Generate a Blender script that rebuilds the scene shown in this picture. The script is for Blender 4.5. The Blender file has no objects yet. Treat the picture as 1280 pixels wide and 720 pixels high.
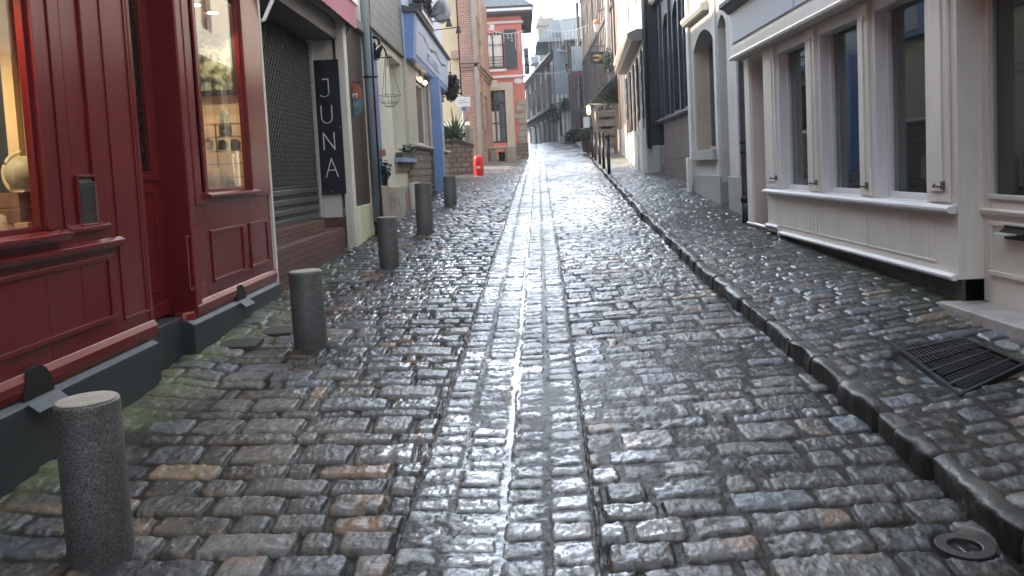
import bpy, math, random
import numpy as np
from mathutils import Vector, Matrix
R = math.radians
random.seed(7)
sc = bpy.context.scene
COL = sc.collection

# ------------------------------------------------------------------ camera
F = 1000.; PPX, PPY = 640., 278.; H = 1.7
_y = np.array([13., 70., F]); _y /= np.linalg.norm(_y)
_z = np.array([-.05, 1, 0.]); _z[2] = -(_z[0]*_y[0]+_z[1]*_y[1])/_y[2]; _z /= np.linalg.norm(_z)
_x = np.cross(_z, _y); _x = _x if _x[0] > 0 else -_x
CM = np.array([_x, _y, _z])                     # rows: world axes seen from the camera
cam_d = bpy.data.cameras.new('camera'); cam = bpy.data.objects.new('camera', cam_d); COL.objects.link(cam)
cam_d.sensor_width = 36; cam_d.lens = 36*F/1280; cam_d.shift_y = -(360-PPY)/1280
cam_d.clip_start = .05; cam_d.clip_end = 4000
r_, u_, f_ = CM[:, 0], CM[:, 1], CM[:, 2]
cam.matrix_world = Matrix(((r_[0], u_[0], -f_[0], 0), (r_[1], u_[1], -f_[1], 0), (r_[2], u_[2], -f_[2], H), (0, 0, 0, 1)))
sc.camera = cam

# ------------------------------------------------------------------ light
SUN_EL, SUN_AZ = 34., -78.        # degrees; azimuth from +Y, negative = to the left
sv = Vector((math.sin(R(SUN_AZ))*math.cos(R(SUN_EL)), math.cos(R(SUN_AZ))*math.cos(R(SUN_EL)), math.sin(R(SUN_EL))))
GLOW = 6.0
w = bpy.data.worlds.new('World'); sc.world = w; w.use_nodes = True
nt = w.node_tree; nt.nodes.clear()
sky = nt.nodes.new('ShaderNodeTexSky'); sky.sky_type = 'NISHITA'; sky.sun_disc = False
sky.sun_elevation = R(SUN_EL); sky.sun_rotation = R(SUN_AZ); sky.air_density = 1.2; sky.dust_density = 3.0
tc = nt.nodes.new('ShaderNodeTexCoord'); cn = nt.nodes.new('ShaderNodeTexNoise'); cn.inputs['Scale'].default_value = 2.2
cn.inputs['Detail'].default_value = 6
cr = nt.nodes.new('ShaderNodeValToRGB'); cr.color_ramp.elements[0].position = .30; cr.color_ramp.elements[1].position = .62
cr.color_ramp.elements[0].color = (.62, .62, .62, 1); cr.color_ramp.elements[1].color = (.95, .95, .95, 1)
mx = nt.nodes.new('ShaderNodeMix'); mx.data_type = 'RGBA'; mx.inputs[7].default_value = (7.6, 8.3, 9.3, 1)   # thin bright cloud
bg = nt.nodes.new('ShaderNodeBackground'); bg.inputs['Strength'].default_value = .12
wo = nt.nodes.new('ShaderNodeOutputWorld')
L = nt.links.new
L(tc.outputs['Generated'], cn.inputs['Vector']); L(cn.outputs['Fac'], cr.inputs['Fac']); L(cr.outputs['Color'], mx.inputs[0])
gl = nt.nodes.new('ShaderNodeVectorMath'); gl.operation = 'DOT_PRODUCT'; gv = Vector((-.18, 1, .22)).normalized(); gl.inputs[1].default_value = tuple(gv)
nm = nt.nodes.new('ShaderNodeVectorMath'); nm.operation = 'NORMALIZE'; L(tc.outputs['Generated'], nm.inputs[0]); L(nm.outputs[0], gl.inputs[0])
gm = nt.nodes.new('ShaderNodeMapRange'); gm.inputs['From Min'].default_value = .84; gm.inputs['From Max'].default_value = 1.; gm.interpolation_type = 'SMOOTHSTEP'
gm.inputs['To Min'].default_value = 1.; gm.inputs['To Max'].default_value = GLOW; L(gl.outputs['Value'], gm.inputs['Value'])
gc = nt.nodes.new('ShaderNodeVectorMath'); gc.operation = 'SCALE'; gc.inputs[0].default_value = (7.9, 8.9, 10.3); L(gm.outputs[0], gc.inputs['Scale']); L(gc.outputs[0], mx.inputs[7])   # cloud, brighter round the sun's side
L(sky.outputs['Color'], mx.inputs[6]); L(mx.outputs[2], bg.inputs['Color']); L(bg.outputs['Background'], wo.inputs['Surface'])
sd = bpy.data.lights.new('sun', 'SUN'); sd.energy = 5.; sd.angle = R(.6); sd.color = (1., .86, .68)
so = bpy.data.objects.new('sun', sd); COL.objects.link(so); so.rotation_euler = (-sv).to_track_quat('-Z', 'Y').to_euler(); so.location = sv*60
sc.view_settings.view_transform = 'Standard'; sc.view_settings.look = 'None'; sc.view_settings.gamma = 1
sc.view_settings.exposure = 1.25; sc.view_settings.use_curve_mapping = False
sc.cycles.max_bounces = 7; sc.cycles.diffuse_bounces = 4; sc.cycles.glossy_bounces = 4; sc.cycles.transparent_max_bounces = 12
sc.cycles.sample_clamp_indirect = 4; sc.cycles.caustics_reflective = False; sc.cycles.caustics_refractive = False

# ------------------------------------------------------------------ measuring helpers
def ray(px, py): return CM @ np.array([px-PPX, PPY-py, F])
def onx(px, py, X):
    r = ray(px, py); t = X/r[0]; return r[1]*t, H+r[2]*t           # (Y, Z)
def ony(px, py, Y):
    r = ray(px, py); t = Y/r[1]; return r[0]*t, H+r[2]*t           # (X, Z)
def ong(px, py, dz=0.):
    r = ray(px, py); t = (dz-H)/(r[2]-.058*r[1]); return r[0]*t, r[1]*t
ip = np.interp
def g(Y): return .058*np.minimum(Y, 57.) + np.where(np.asarray(Y) > 57, .058*3*(1-np.exp(-(np.maximum(Y, 57.)-57.)/3)), 0)
def xc(Y): return ip(Y, [0, 3, 6, 11, 22, 33, 60], [-.14, -.14, -.06, .06, .29, .57, 1.2])
def kx(Y): return ip(Y, [0, 8, 10.7, 13.4, 18.8, 27.6, 38.4, 60, 70], [1.77, 1.77, 1.85, 1.92, 2.16, 2.53, 3.1, 3.7, 4.0])
def fx(Y): return ip(Y, [0, 11.1, 11.3, 15.4, 15.9, 20.8, 20.9, 36, 60, 70], [3.0, 3.0, 3.2, 3.2, 3.4, 3.6, 3.25, 4.4, 4.7, 5])
def off(Y): return ip(Y, [0, 5.6, 9.5, 11.2, 14, 17, 21, 30], [.30, .27, .17, .15, .2, .26, .18, .12])
def sstep(a, b, x):
    t = np.clip((x-a)/(b-a), 0, 1); return t*t*(3-2*t)
def street_z(X, Y):
    z = g(Y) + .03*(np.minimum(np.abs(X-xc(Y)), 2.2)-1.8)
    return z + .045*(1-sstep(-2.55, -2.15, X))*(1-sstep(7.2, 9, Y))
def pave_z(X, Y):
    k = kx(Y); t = np.clip((X-k)/(fx(Y)-k), 0, 1.3); return g(Y)+.105+t*(off(Y)-.105)

# ------------------------------------------------------------------ numpy noise
def hsh(i, j, s=0):
    n = (i.astype(np.int64)*374761393 + j.astype(np.int64)*668265263 + int(s)*974634777) & 0xffffffff
    n = ((n ^ (n >> 13))*1274126177) & 0xffffffff
    n = ((n ^ (n >> 16))*2246822519) & 0xffffffff
    return ((n ^ (n >> 15)) & 0xffffff)/float(0x1000000)
def vn(x, y, s=0):
    i = np.floor(x); j = np.floor(y); fx_ = x-i; fy = y-j; i = i.astype(np.int64); j = j.astype(np.int64)
    u = fx_*fx_*(3-2*fx_); v = fy*fy*(3-2*fy)
    a = hsh(i, j, s); b = hsh(i+1, j, s); c = hsh(i, j+1, s); d = hsh(i+1, j+1, s)
    return (a*(1-u)+b*u)*(1-v)+(c*(1-u)+d*u)*v - .5
def fbm(x, y, s=0, o=3):
    r = 0; a = 1
    for k in range(o): r = r + a*vn(x*2**k, y*2**k, s+k*17); a *= .5
    return r

# ------------------------------------------------------------------ materials
MATS = {}
def newmat(name):
    m = bpy.data.materials.new(name); m.use_nodes = True; t = m.node_tree; b = t.nodes['Principled BSDF']; return m, t, b
def N(t, k, **kw):
    n = t.nodes.new(k)
    for a, v in kw.items(): setattr(n, a, v)
    return n
def noise(t, vec, scale, detail=4, rough=.55):
    n = N(t, 'ShaderNodeTexNoise'); n.inputs['Scale'].default_value = scale; n.inputs['Detail'].default_value = detail
    n.inputs['Roughness'].default_value = rough; t.links.new(vec, n.inputs['Vector']); return n.outputs['Fac']
def ramp(t, fac, a, b, ca=(0, 0, 0, 1), cb=(1, 1, 1, 1)):
    n = N(t, 'ShaderNodeValToRGB'); e = n.color_ramp.elements; e[0].position = a; e[1].position = b; e[0].color = ca; e[1].color = cb
    t.links.new(fac, n.inputs['Fac']); return n.outputs['Color']
def mixc(t, fac, a, b, mode='MIX'):
    n = N(t, 'ShaderNodeMix', data_type='RGBA', blend_type=mode)
    for i, v in ((0, fac), (6, a), (7, b)):
        if hasattr(v, 'links'): t.links.new(v, n.inputs[i])
        else: n.inputs[i].default_value = v if i == 0 else (v[0], v[1], v[2], 1)
    return n.outputs[2]
def bump(t, b, h, s, d=.01):
    n = N(t, 'ShaderNodeBump'); n.inputs['Strength'].default_value = s; n.inputs['Distance'].default_value = d
    t.links.new(h, n.inputs['Height']); t.links.new(n.outputs['Normal'], b.inputs['Normal']); return n
def mr(t, f, lo, hi):
    n = N(t, 'ShaderNodeMapRange'); n.inputs['To Min'].default_value = lo; n.inputs['To Max'].default_value = hi
    t.links.new(f, n.inputs['Value']); return n.outputs['Result']
def paint(name, c, rough=.45, var=.18, bs=.15, dirt=.25, scale=6, metal=0., streak=True):
    """painted or rendered surface: uneven coat, fine grain, worn grime patches"""
    if name in MATS: return MATS[name]
    m, t, b = newmat(name); tc = N(t, 'ShaderNodeTexCoord'); o = tc.outputs['Object']
    n1 = noise(t, o, scale*.25, 5); n2 = noise(t, o, scale*9, 3)
    mp = N(t, 'ShaderNodeMapping'); mp.inputs['Scale'].default_value = (5, 5, .5); t.links.new(o, mp.inputs['Vector'])
    n3 = noise(t, mp.outputs['Vector'], 2.2, 5, .6)
    dark = tuple(x*(1-var) for x in c); lite = tuple(min(1, x*(1+var*.6)) for x in c)
    cc = mixc(t, ramp(t, n1, .3, .7), dark, lite)
    g_ = tuple(x*.45+.012 for x in c)
    if dirt: cc = mixc(t, mr(t, ramp(t, n3 if streak else n1, .5, .78), 0, dirt), cc, g_)
    t.links.new(cc, b.inputs['Base Color']); t.links.new(mr(t, n1, rough*.75, min(1, rough*1.3)), b.inputs['Roughness'])
    b.inputs['Metallic'].default_value = metal
    if bs: bump(t, b, n2, bs, .004)
    MATS[name] = m; return m
def brick(name, c1, c2, mo, bw=.22, bh=.07, ms=.012, rough=.8, sq=None, bs=.6, var=.35):
    if name in MATS: return MATS[name]
    m, t, b = newmat(name); tc = N(t, 'ShaderNodeTexCoord'); o = tc.outputs['UV']
    wn = N(t, 'ShaderNodeTexNoise'); wn.inputs['Scale'].default_value = 5; t.links.new(o, wn.inputs['Vector'])
    mixv = N(t, 'ShaderNodeMix', data_type='VECTOR'); mixv.inputs[0].default_value = .012
    t.links.new(o, mixv.inputs[4]); t.links.new(wn.outputs['Color'], mixv.inputs[5])
    bt = N(t, 'ShaderNodeTexBrick'); t.links.new(mixv.outputs[1], bt.inputs['Vector'])
    bt.inputs['Scale'].default_value = 1; bt.inputs['Brick Width'].default_value = bw; bt.inputs['Row Height'].default_value = bh
    bt.inputs['Mortar Size'].default_value = ms; bt.inputs['Mortar Smooth'].default_value = .3; bt.inputs['Bias'].default_value = -.1
    for k, v in (('Color1', c1), ('Color2', c2), ('Mortar', mo)): bt.inputs[k].default_value = (*v, 1)
    n1 = noise(t, o, 1.3, 5); n2 = noise(t, o, 45, 3)
    cc = mixc(t, mr(t, ramp(t, n1, .35, .7), 0, var), bt.outputs['Color'], tuple(x*.45 for x in c1))
    cc = mixc(t, mr(t, n2, 0, .35), cc, tuple(x*.7 for x in c2))
    t.links.new(cc, b.inputs['Base Color']); b.inputs['Roughness'].default_value = rough
    ad = N(t, 'ShaderNodeMath', operation='MULTIPLY_ADD'); ad.inputs[1].default_value = -1; t.links.new(bt.outputs['Fac'], ad.inputs[0])
    mu = N(t, 'ShaderNodeMath', operation='MULTIPLY'); mu.inputs[1].default_value = .4; t.links.new(n2, mu.inputs[0]); t.links.new(mu.outputs[0], ad.inputs[2])
    bump(t, b, ad.outputs[0], bs, .012); MATS[name] = m; return m
def simple(name, c, rough=.5, metal=0., emit=None, es=1.):
    if name in MATS: return MATS[name]
    m, t, b = newmat(name); b.inputs['Base Color'].default_value = (*c, 1); b.inputs['Roughness'].default_value = rough; b.inputs['Metallic'].default_value = metal
    if emit: b.inputs['Emission Color'].default_value = (*emit, 1); b.inputs['Emission Strength'].default_value = es
    tc = N(t, 'ShaderNodeTexCoord'); n = noise(t, tc.outputs['Object'], 30, 3)
    t.links.new(mr(t, n, rough*.8, min(1, rough*1.25)), b.inputs['Roughness'])
    if not emit: t.links.new(mixc(t, n, tuple(x*.82 for x in c), tuple(min(1, x*1.15) for x in c)), b.inputs['Base Color'])
    MATS[name] = m; return m
def glassmat(name, tint=(.9, .95, .95), ior=1.5):
    if name in MATS: return MATS[name]
    m, t, b = newmat(name); t.nodes.remove(b); out = t.nodes['Material Output']
    fr = N(t, 'ShaderNodeFresnel'); ge = N(t, 'ShaderNodeNewGeometry'); t.links.new(mr(t, ge.outputs['Backfacing'], ior, 1/ior), fr.inputs['IOR'])
    gl = N(t, 'ShaderNodeBsdfGlossy'); gl.inputs['Roughness'].default_value = .015
    tr = N(t, 'ShaderNodeBsdfTransparent'); tr.inputs['Color'].default_value = (*tint, 1); mx = N(t, 'ShaderNodeMixShader')
    tc = N(t, 'ShaderNodeTexCoord'); n = noise(t, tc.outputs['Object'], 1.6, 1); bp = N(t, 'ShaderNodeBump'); bp.inputs['Strength'].default_value = .03; bp.inputs['Distance'].default_value = .02
    t.links.new(n, bp.inputs['Height']); t.links.new(bp.outputs['Normal'], gl.inputs['Normal'])
    t.links.new(fr.outputs[0], mx.inputs[0]); t.links.new(tr.outputs[0], mx.inputs[1]); t.links.new(gl.outputs[0], mx.inputs[2]); t.links.new(mx.outputs[0], out.inputs['Surface'])
    MATS[name] = m; return m
def wood(name, c, rough=.7, sc_=(14, 14, 1.2)):
    if name in MATS: return MATS[name]
    m, t, b = newmat(name); tc = N(t, 'ShaderNodeTexCoord'); mp = N(t, 'ShaderNodeMapping'); mp.inputs['Scale'].default_value = sc_
    t.links.new(tc.outputs['Object'], mp.inputs['Vector']); n = noise(t, mp.outputs['Vector'], 2.5, 6, .65)
    t.links.new(mixc(t, ramp(t, n, .3, .7), tuple(x*.5 for x in c), tuple(min(1, x*1.35) for x in c)), b.inputs['Base Color'])
    b.inputs['Roughness'].default_value = rough; bump(t, b, n, .4, .01); MATS[name] = m; return m
def granite(name, c, rough=.6, spots=.6, wet=0.):
    if name in MATS: return MATS[name]
    m, t, b = newmat(name); tc = N(t, 'ShaderNodeTexCoord'); o = tc.outputs['Object']
    v = N(t, 'ShaderNodeTexVoronoi'); v.inputs['Scale'].default_value = 150; t.links.new(o, v.inputs['Vector'])
    n = noise(t, o, 105, 3, .7); n1 = noise(t, o, 3.2, 6, .65)
    cc = mixc(t, ramp(t, n, .38, .66), tuple(x*(1-spots) for x in c), tuple(min(1, x*(1+spots*1.3)) for x in c))
    cc = mixc(t, mr(t, v.outputs['Color'], 0, .5), cc, tuple(x*1.5 for x in c))
    cc = mixc(t, mr(t, ramp(t, n1, .42, .65), 0, .6), cc, tuple(x*.4 for x in c))
    t.links.new(cc, b.inputs['Base Color']); t.links.new(mr(t, n1, rough*.7, rough*1.2), b.inputs['Roughness'])
    bump(t, b, n, .35, .006); MATS[name] = m; return m

# ------------------------------------------------------------------ object helpers
def tag(o, label, cat, group=None, kind=None):
    if label: o['label'] = label
    if cat: o['category'] = cat
    if group: o['group'] = group
    if kind: o['kind'] = kind
    return o
def thing(name, label, cat, loc=(0, 0, 0), group=None):
    o = bpy.data.objects.new(name, None); COL.objects.link(o); o.location = loc; o.empty_display_size = .2
    o['org'] = list(map(float, loc)); return tag(o, label, cat, group)
class Fr:
    def __init__(s, o, u, n): s.o = Vector((*o, 0)) if len(o) == 2 else Vector(o); s.u = Vector((*u, 0)).normalized(); s.n = Vector((*n, 0)).normalized()
    def p(s, u, w_, z): return s.o + s.u*u + s.n*w_ + Vector((0, 0, z))
def right(X): return Fr((X, 0), (0, 1), (-1, 0))     # facade facing the street from the right; u = world Y
def left(X): return Fr((X, 0), (0, 1), (1, 0))
def front(Y): return Fr((0, Y), (1, 0), (0, -1))     # facade facing the camera; u = world X
WORLD = Fr((0, 0), (1, 0), (0, 1))                   # u = X, w = Y
class MB:
    def __init__(s): s.v = []; s.f = []; s.sm = []
    def add(s, vs, fs, smooth=False):
        k = len(s.v); s.v += [tuple(x) for x in vs]; s.f += [tuple(i+k for i in f) for f in fs]; s.sm += [smooth]*len(fs); return s
    def box(s, fr, u, w_, z):
        vs = [fr.p(a, b, c) for c in z for b in w_ for a in u]
        return s.add(vs, [(0, 2, 3, 1), (4, 5, 7, 6), (0, 1, 5, 4), (2, 6, 7, 3), (0, 4, 6, 2), (1, 3, 7, 5)])
    def poly(s, fr, pts, w0, w1):                     # (u,z) outline extruded along w
        n = len(pts); vs = [fr.p(a, w0, c) for a, c in pts]+[fr.p(a, w1, c) for a, c in pts]
        return s.add(vs, [tuple(range(n)), tuple(range(2*n-1, n-1, -1))]+[(i, i+n, (i+1) % n+n, (i+1) % n) for i in range(n)])
    def prof(s, fr, pts, u0, u1):                     # (w,z) profile extruded along u
        n = len(pts); vs = [fr.p(u0, a, c) for a, c in pts]+[fr.p(u1, a, c) for a, c in pts]
        return s.add(vs, [tuple(range(n)), tuple(range(2*n-1, n-1, -1))]+[(i, i+n, (i+1) % n+n, (i+1) % n) for i in range(n)])
    def tube(s, pts, r, n=8):
        pts = [Vector(p) for p in pts]; rs = r if isinstance(r, (list, tuple)) else [r]*len(pts); vs = []; fs = []
        for i, p in enumerate(pts):
            d = (pts[min(i+1, len(pts)-1)]-pts[max(i-1, 0)]).normalized()
            a = d.cross(Vector((0, 0, 1)) if abs(d.z) < .9 else Vector((1, 0, 0))).normalized(); b = d.cross(a)
            vs += [p+(a*math.cos(t)+b*math.sin(t))*rs[i] for t in [2*math.pi*k/n for k in range(n)]]
        for i in range(len(pts)-1):
            fs += [(i*n+k, i*n+(k+1) % n, (i+1)*n+(k+1) % n, (i+1)*n+k) for k in range(n)]
        fs += [tuple(range(n))[::-1], tuple(range((len(pts)-1)*n, len(pts)*n))]
        return s.add(vs, fs, n > 5)
    def lathe(s, c, prof, n=24, jit=0.):              # prof = [(r,z)...] around a vertical axis at c
        vs = []; fs = []; m = len(prof)
        for r, z in prof:
            for k in range(n):
                a = 2*math.pi*k/n; q = 1+jit*math.sin(a*3+z*9)
                vs.append((c[0]+r*q*math.cos(a), c[1]+r*q*math.sin(a), c[2]+z))
        for i in range(m-1): fs += [(i*n+k, i*n+(k+1) % n, (i+1)*n+(k+1) % n, (i+1)*n+k) for k in range(n)]
        s.add(vs, fs, True); s.add([vs[k] for k in range(n)], [tuple(range(n))[::-1]]); s.add(vs[-n:], [tuple(range(n))]); return s
    def leaves(s, c, rad, n, size, seed=1, droop=0.):
        rn = random.Random(seed)
        for _ in range(n):
            while True:
                d = Vector((rn.uniform(-1, 1), rn.uniform(-1, 1), rn.uniform(-1, 1)))
                if .15 < d.length < 1: break
            p = Vector(c)+Vector((d.x*rad[0], d.y*rad[1], d.z*rad[2]))
            a = Vector((rn.uniform(-1, 1), rn.uniform(-1, 1), rn.uniform(-.6, .8)-droop)).normalized(); b = a.cross(Vector((rn.uniform(-1, 1), rn.uniform(-1, 1), 1))).normalized()
            l = size*rn.uniform(.6, 1.4); b = b*l*.32; a = a*l
            s.add([p, p+a*.5+b, p+a, p+a*.5-b], [(0, 1, 2, 3)])
        return s
    def wall(s, fr, u, z, w_, holes):
        us = sorted({u[0], u[1]}.union(*[{max(u[0], h[0]), min(u[1], h[1])} for h in holes])) if holes else list(u)
        zs = sorted({z[0], z[1]}.union(*[{max(z[0], h[2]), min(z[1], h[3])} for h in holes])) if holes else list(z)
        for i in range(len(us)-1):
            run = None
            for j in range(len(zs)-1):
                a, b, c, d = us[i], us[i+1], zs[j], zs[j+1]; mu, mz = (a+b)/2, (c+d)/2
                solid = b-a > 1e-6 and not any(h[0] < mu < h[1] and h[2] < mz < h[3] for h in holes)
                if solid: run = (run[0], d) if run else (c, d)
                if run and (not solid or j == len(zs)-2): s.box(fr, (a, b), w_, run); run = None
        return s
    def build(s, name, mat, parent=None, bev=0., label=None, smooth=None):
        org = Vector((0, 0, 0)); p = parent
        while p is not None:
            if 'org' in p: org = Vector(p['org']); break
            p = p.parent
        me = bpy.data.meshes.new(name); me.from_pydata([tuple(Vector(v)-org) for v in s.v], [], s.f)
        me.materials.append(mat); me.polygons.foreach_set('use_smooth', s.sm if smooth is None else [smooth]*len(s.f))
        uv = me.uv_layers.new(name='UVMap'); data = np.empty(len(me.loops)*2, np.float32)
        nv = len(me.vertices); co = np.empty(nv*3, np.float32); me.vertices.foreach_get('co', co); co = co.reshape(-1, 3)+np.array(org)
        for pl in me.polygons:
            n = pl.normal
            for li in pl.loop_indices:
                c = co[me.loops[li].vertex_index]
                if abs(n.z) > .75: data[2*li], data[2*li+1] = c[0], c[1]
                else:
                    h = math.hypot(n.x, n.y) or 1; data[2*li] = (-n.y*c[0]+n.x*c[1])/h; data[2*li+1] = c[2]
        uv.data.foreach_set('uv', data)
        o = bpy.data.objects.new(name, me); COL.objects.link(o)
        if parent is not None: o.parent = parent
        if bev: md = o.modifiers.new('bevel', 'BEVEL'); md.width = bev; md.segments = 2; md.limit_method = 'ANGLE'; md.angle_limit = R(40)
        if label: o['label'] = label
        return o
def copy_tree(o, parent=None):
    c = o.copy(); COL.objects.link(c); c.parent = parent
    for ch in [x for x in COL.objects if x.parent == o]: copy_tree(ch, c)
    return c

# ------------------------------------------------------------------ palette
RED = paint('red_gloss_paint', (.135, .010, .013), .22, .10, .02, .10)
PLINTH = paint('slate_grey_plinth_paint', (.028, .036, .042), .5, .2, .3, .3)
WHITE = paint('greyish_white_paint', (.75, .72, .66), .45, .08, .08, .26)
WHITE2 = paint('clean_white_trim', (.74, .73, .74), .4, .08, .05, .15)
WARMW = paint('warm_white_paint', (.58, .50, .48), .5, .1, .05, .2)
GREIGE = paint('grey_beige_render', (.58, .57, .53), .75, .12, .3, .3)
GREIGED = paint('grey_plinth_render', (.36, .365, .35), .8, .12, .4, .3)
CREAM = paint('cream_render', (.62, .62, .52), .8, .1, .4, .3)
OCHRE = paint('pale_yellow_render', (.72, .62, .42), .8, .08, .3, .15)
BLUE = paint('blue_shop_paint', (.17, .30, .60), .4, .15, .08, .15)
PALEBLUE = paint('pale_blue_panel', (.40, .50, .70), .45, .08, .05, .1)
DKBLUE = paint('dark_slate_blue_paint', (.028, .042, .058), .4, .2, .1, .2)
PINK = paint('coral_pink_render', (.62, .22, .19), .8, .12, .3, .2)
LIMEW = paint('whitewashed_render', (.80, .76, .68), .8, .1, .4, .2)
STONE = granite('pale_stone', (.36, .34, .29), .8, .25)
DSTONE = granite('dark_base_stone', (.055, .055, .05), .7, .4)
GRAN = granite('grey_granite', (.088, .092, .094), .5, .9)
LEAD = paint('dark_lead', (.07, .075, .085), .5, .2, .1, .2)
GREYPIPE = paint('grey_blue_pipe_paint', (.20, .25, .29), .5, .15, .1, .3)
IRON = simple('black_iron', (.015, .015, .017), .45, .3)
BLACK = simple('black_paint', (.012, .013, .016), .35)
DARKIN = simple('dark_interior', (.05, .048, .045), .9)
SLATE = brick('slate_tiles', (.10, .115, .13), (.15, .165, .18), (.03, .03, .035), .24, .17, .006, .55)
SLATEH = brick('slate_hung_wall', (.17, .185, .18), (.23, .245, .235), (.05, .05, .05), .34, .17, .006, .6)
ROOFS = brick('far_roof_slates', (.07, .09, .11), (.10, .125, .15), (.04, .05, .06), .3, .2, .01, .5)
BRICKR = brick('red_brick', (.34, .13, .09), (.46, .22, .16), (.50, .46, .40), .22, .075, .014)
BRICKB = brick('brown_step_brick', (.10, .045, .035), (.15, .07, .052), (.05, .04, .035), .24, .075, .01, .6)
BRICKP = brick('pinkish_brick', (.33, .18, .14), (.40, .24, .19), (.22, .18, .15), .24, .08, .012)
BRICKW = brick('weathered_wall_brick', (.24, .16, .11), (.36, .27, .19), (.22, .19, .15), .22, .075, .018)
BROWNST = brick('brown_block_stone', (.12, .085, .07), (.17, .12, .10), (.06, .05, .045), .5, .24, .014)
RUBBLE = brick('rubble_stone_wall', (.20, .17, .13), (.34, .30, .24), (.12, .10, .08), .28, .16, .03, .9, bs=1.)
DKWOOD = wood('dark_brown_timber', (.045, .032, .028))
GREYWOOD = wood('weathered_grey_timber', (.20, .18, .155))
BEAM = wood('old_beam_timber', (.10, .08, .07))
INFILL = paint('timber_infill_render', (.36, .34, .31), .85, .2, .4, .3)
GLASS = glassmat('window_glass')
DGLASS = simple('dark_window_glass', (.012, .016, .02), .05)
LEAF = simple('green_leaves', (.035, .075, .03), .5)
LEAFD = simple('dark_green_leaves', (.016, .032, .018), .5)
LEAFG = simple('grey_green_agave', (.07, .11, .07), .5)

# ------------------------------------------------------------------ the ground: setts modelled as height
def cells(c, p, jit, row, s):
    k = np.floor(c/p).astype(np.int64)
    b = lambda q: (q+jit*(hsh(q, row, s)-.5))*p
    k = np.where(c < b(k), k-1, k); k = np.where(c >= b(k+1), k+1, k)
    return k, b(k), b(k+1)
def setts(X, Y, pitch, width, s, inset=.008, slope=0.):
    yy = Y + slope*X + .05*fbm(X*.5, Y*.35, s, 2) + .012*fbm(X*3, Y*3, s+3, 2)
    r, y0, y1 = cells(yy, pitch, .45, np.zeros_like(yy, np.int64), s+1)
    xx = X + hsh(r, r*0, s+2)*5 + .012*fbm(X*3+7, Y*3, s+5, 2)
    c, x0, x1 = cells(xx, width, .75, r, s+4)
    a = hsh(c, r, s+6); b = hsh(c, r, s+7); e = hsh(c, r, s+8)
    dx = np.minimum(xx-x0, x1-xx)-inset*(.6+a); dy = np.minimum(yy-y0, y1-yy)-inset*(.6+b)
    mx_ = (xx-(x0+x1)/2)/width; my = (yy-(y0+y1)/2)/pitch
    return dx, dy, mx_, my, a, b, e, c, r
def shape(dx, dy, rr=.03):
    qx = np.maximum(rr-dx, 0); qy = np.maximum(rr-dy, 0)
    return np.where((dx > 0) & (dy > 0), rr-np.hypot(qx, qy), np.minimum(dx, dy))
CLEAR = {'street': [(*ong(1206, 672, .02), .112), (*ong(300, 433), .16), (*ong(352, 413), .16)], 'pavement': [(*[sum(c)/4 for c in zip(*[ong(*p, dz=.17) for p in ((1131, 440), (1203, 434), (1277, 468), (1200, 490))])], .36)]}
MASK = [None]
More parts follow.
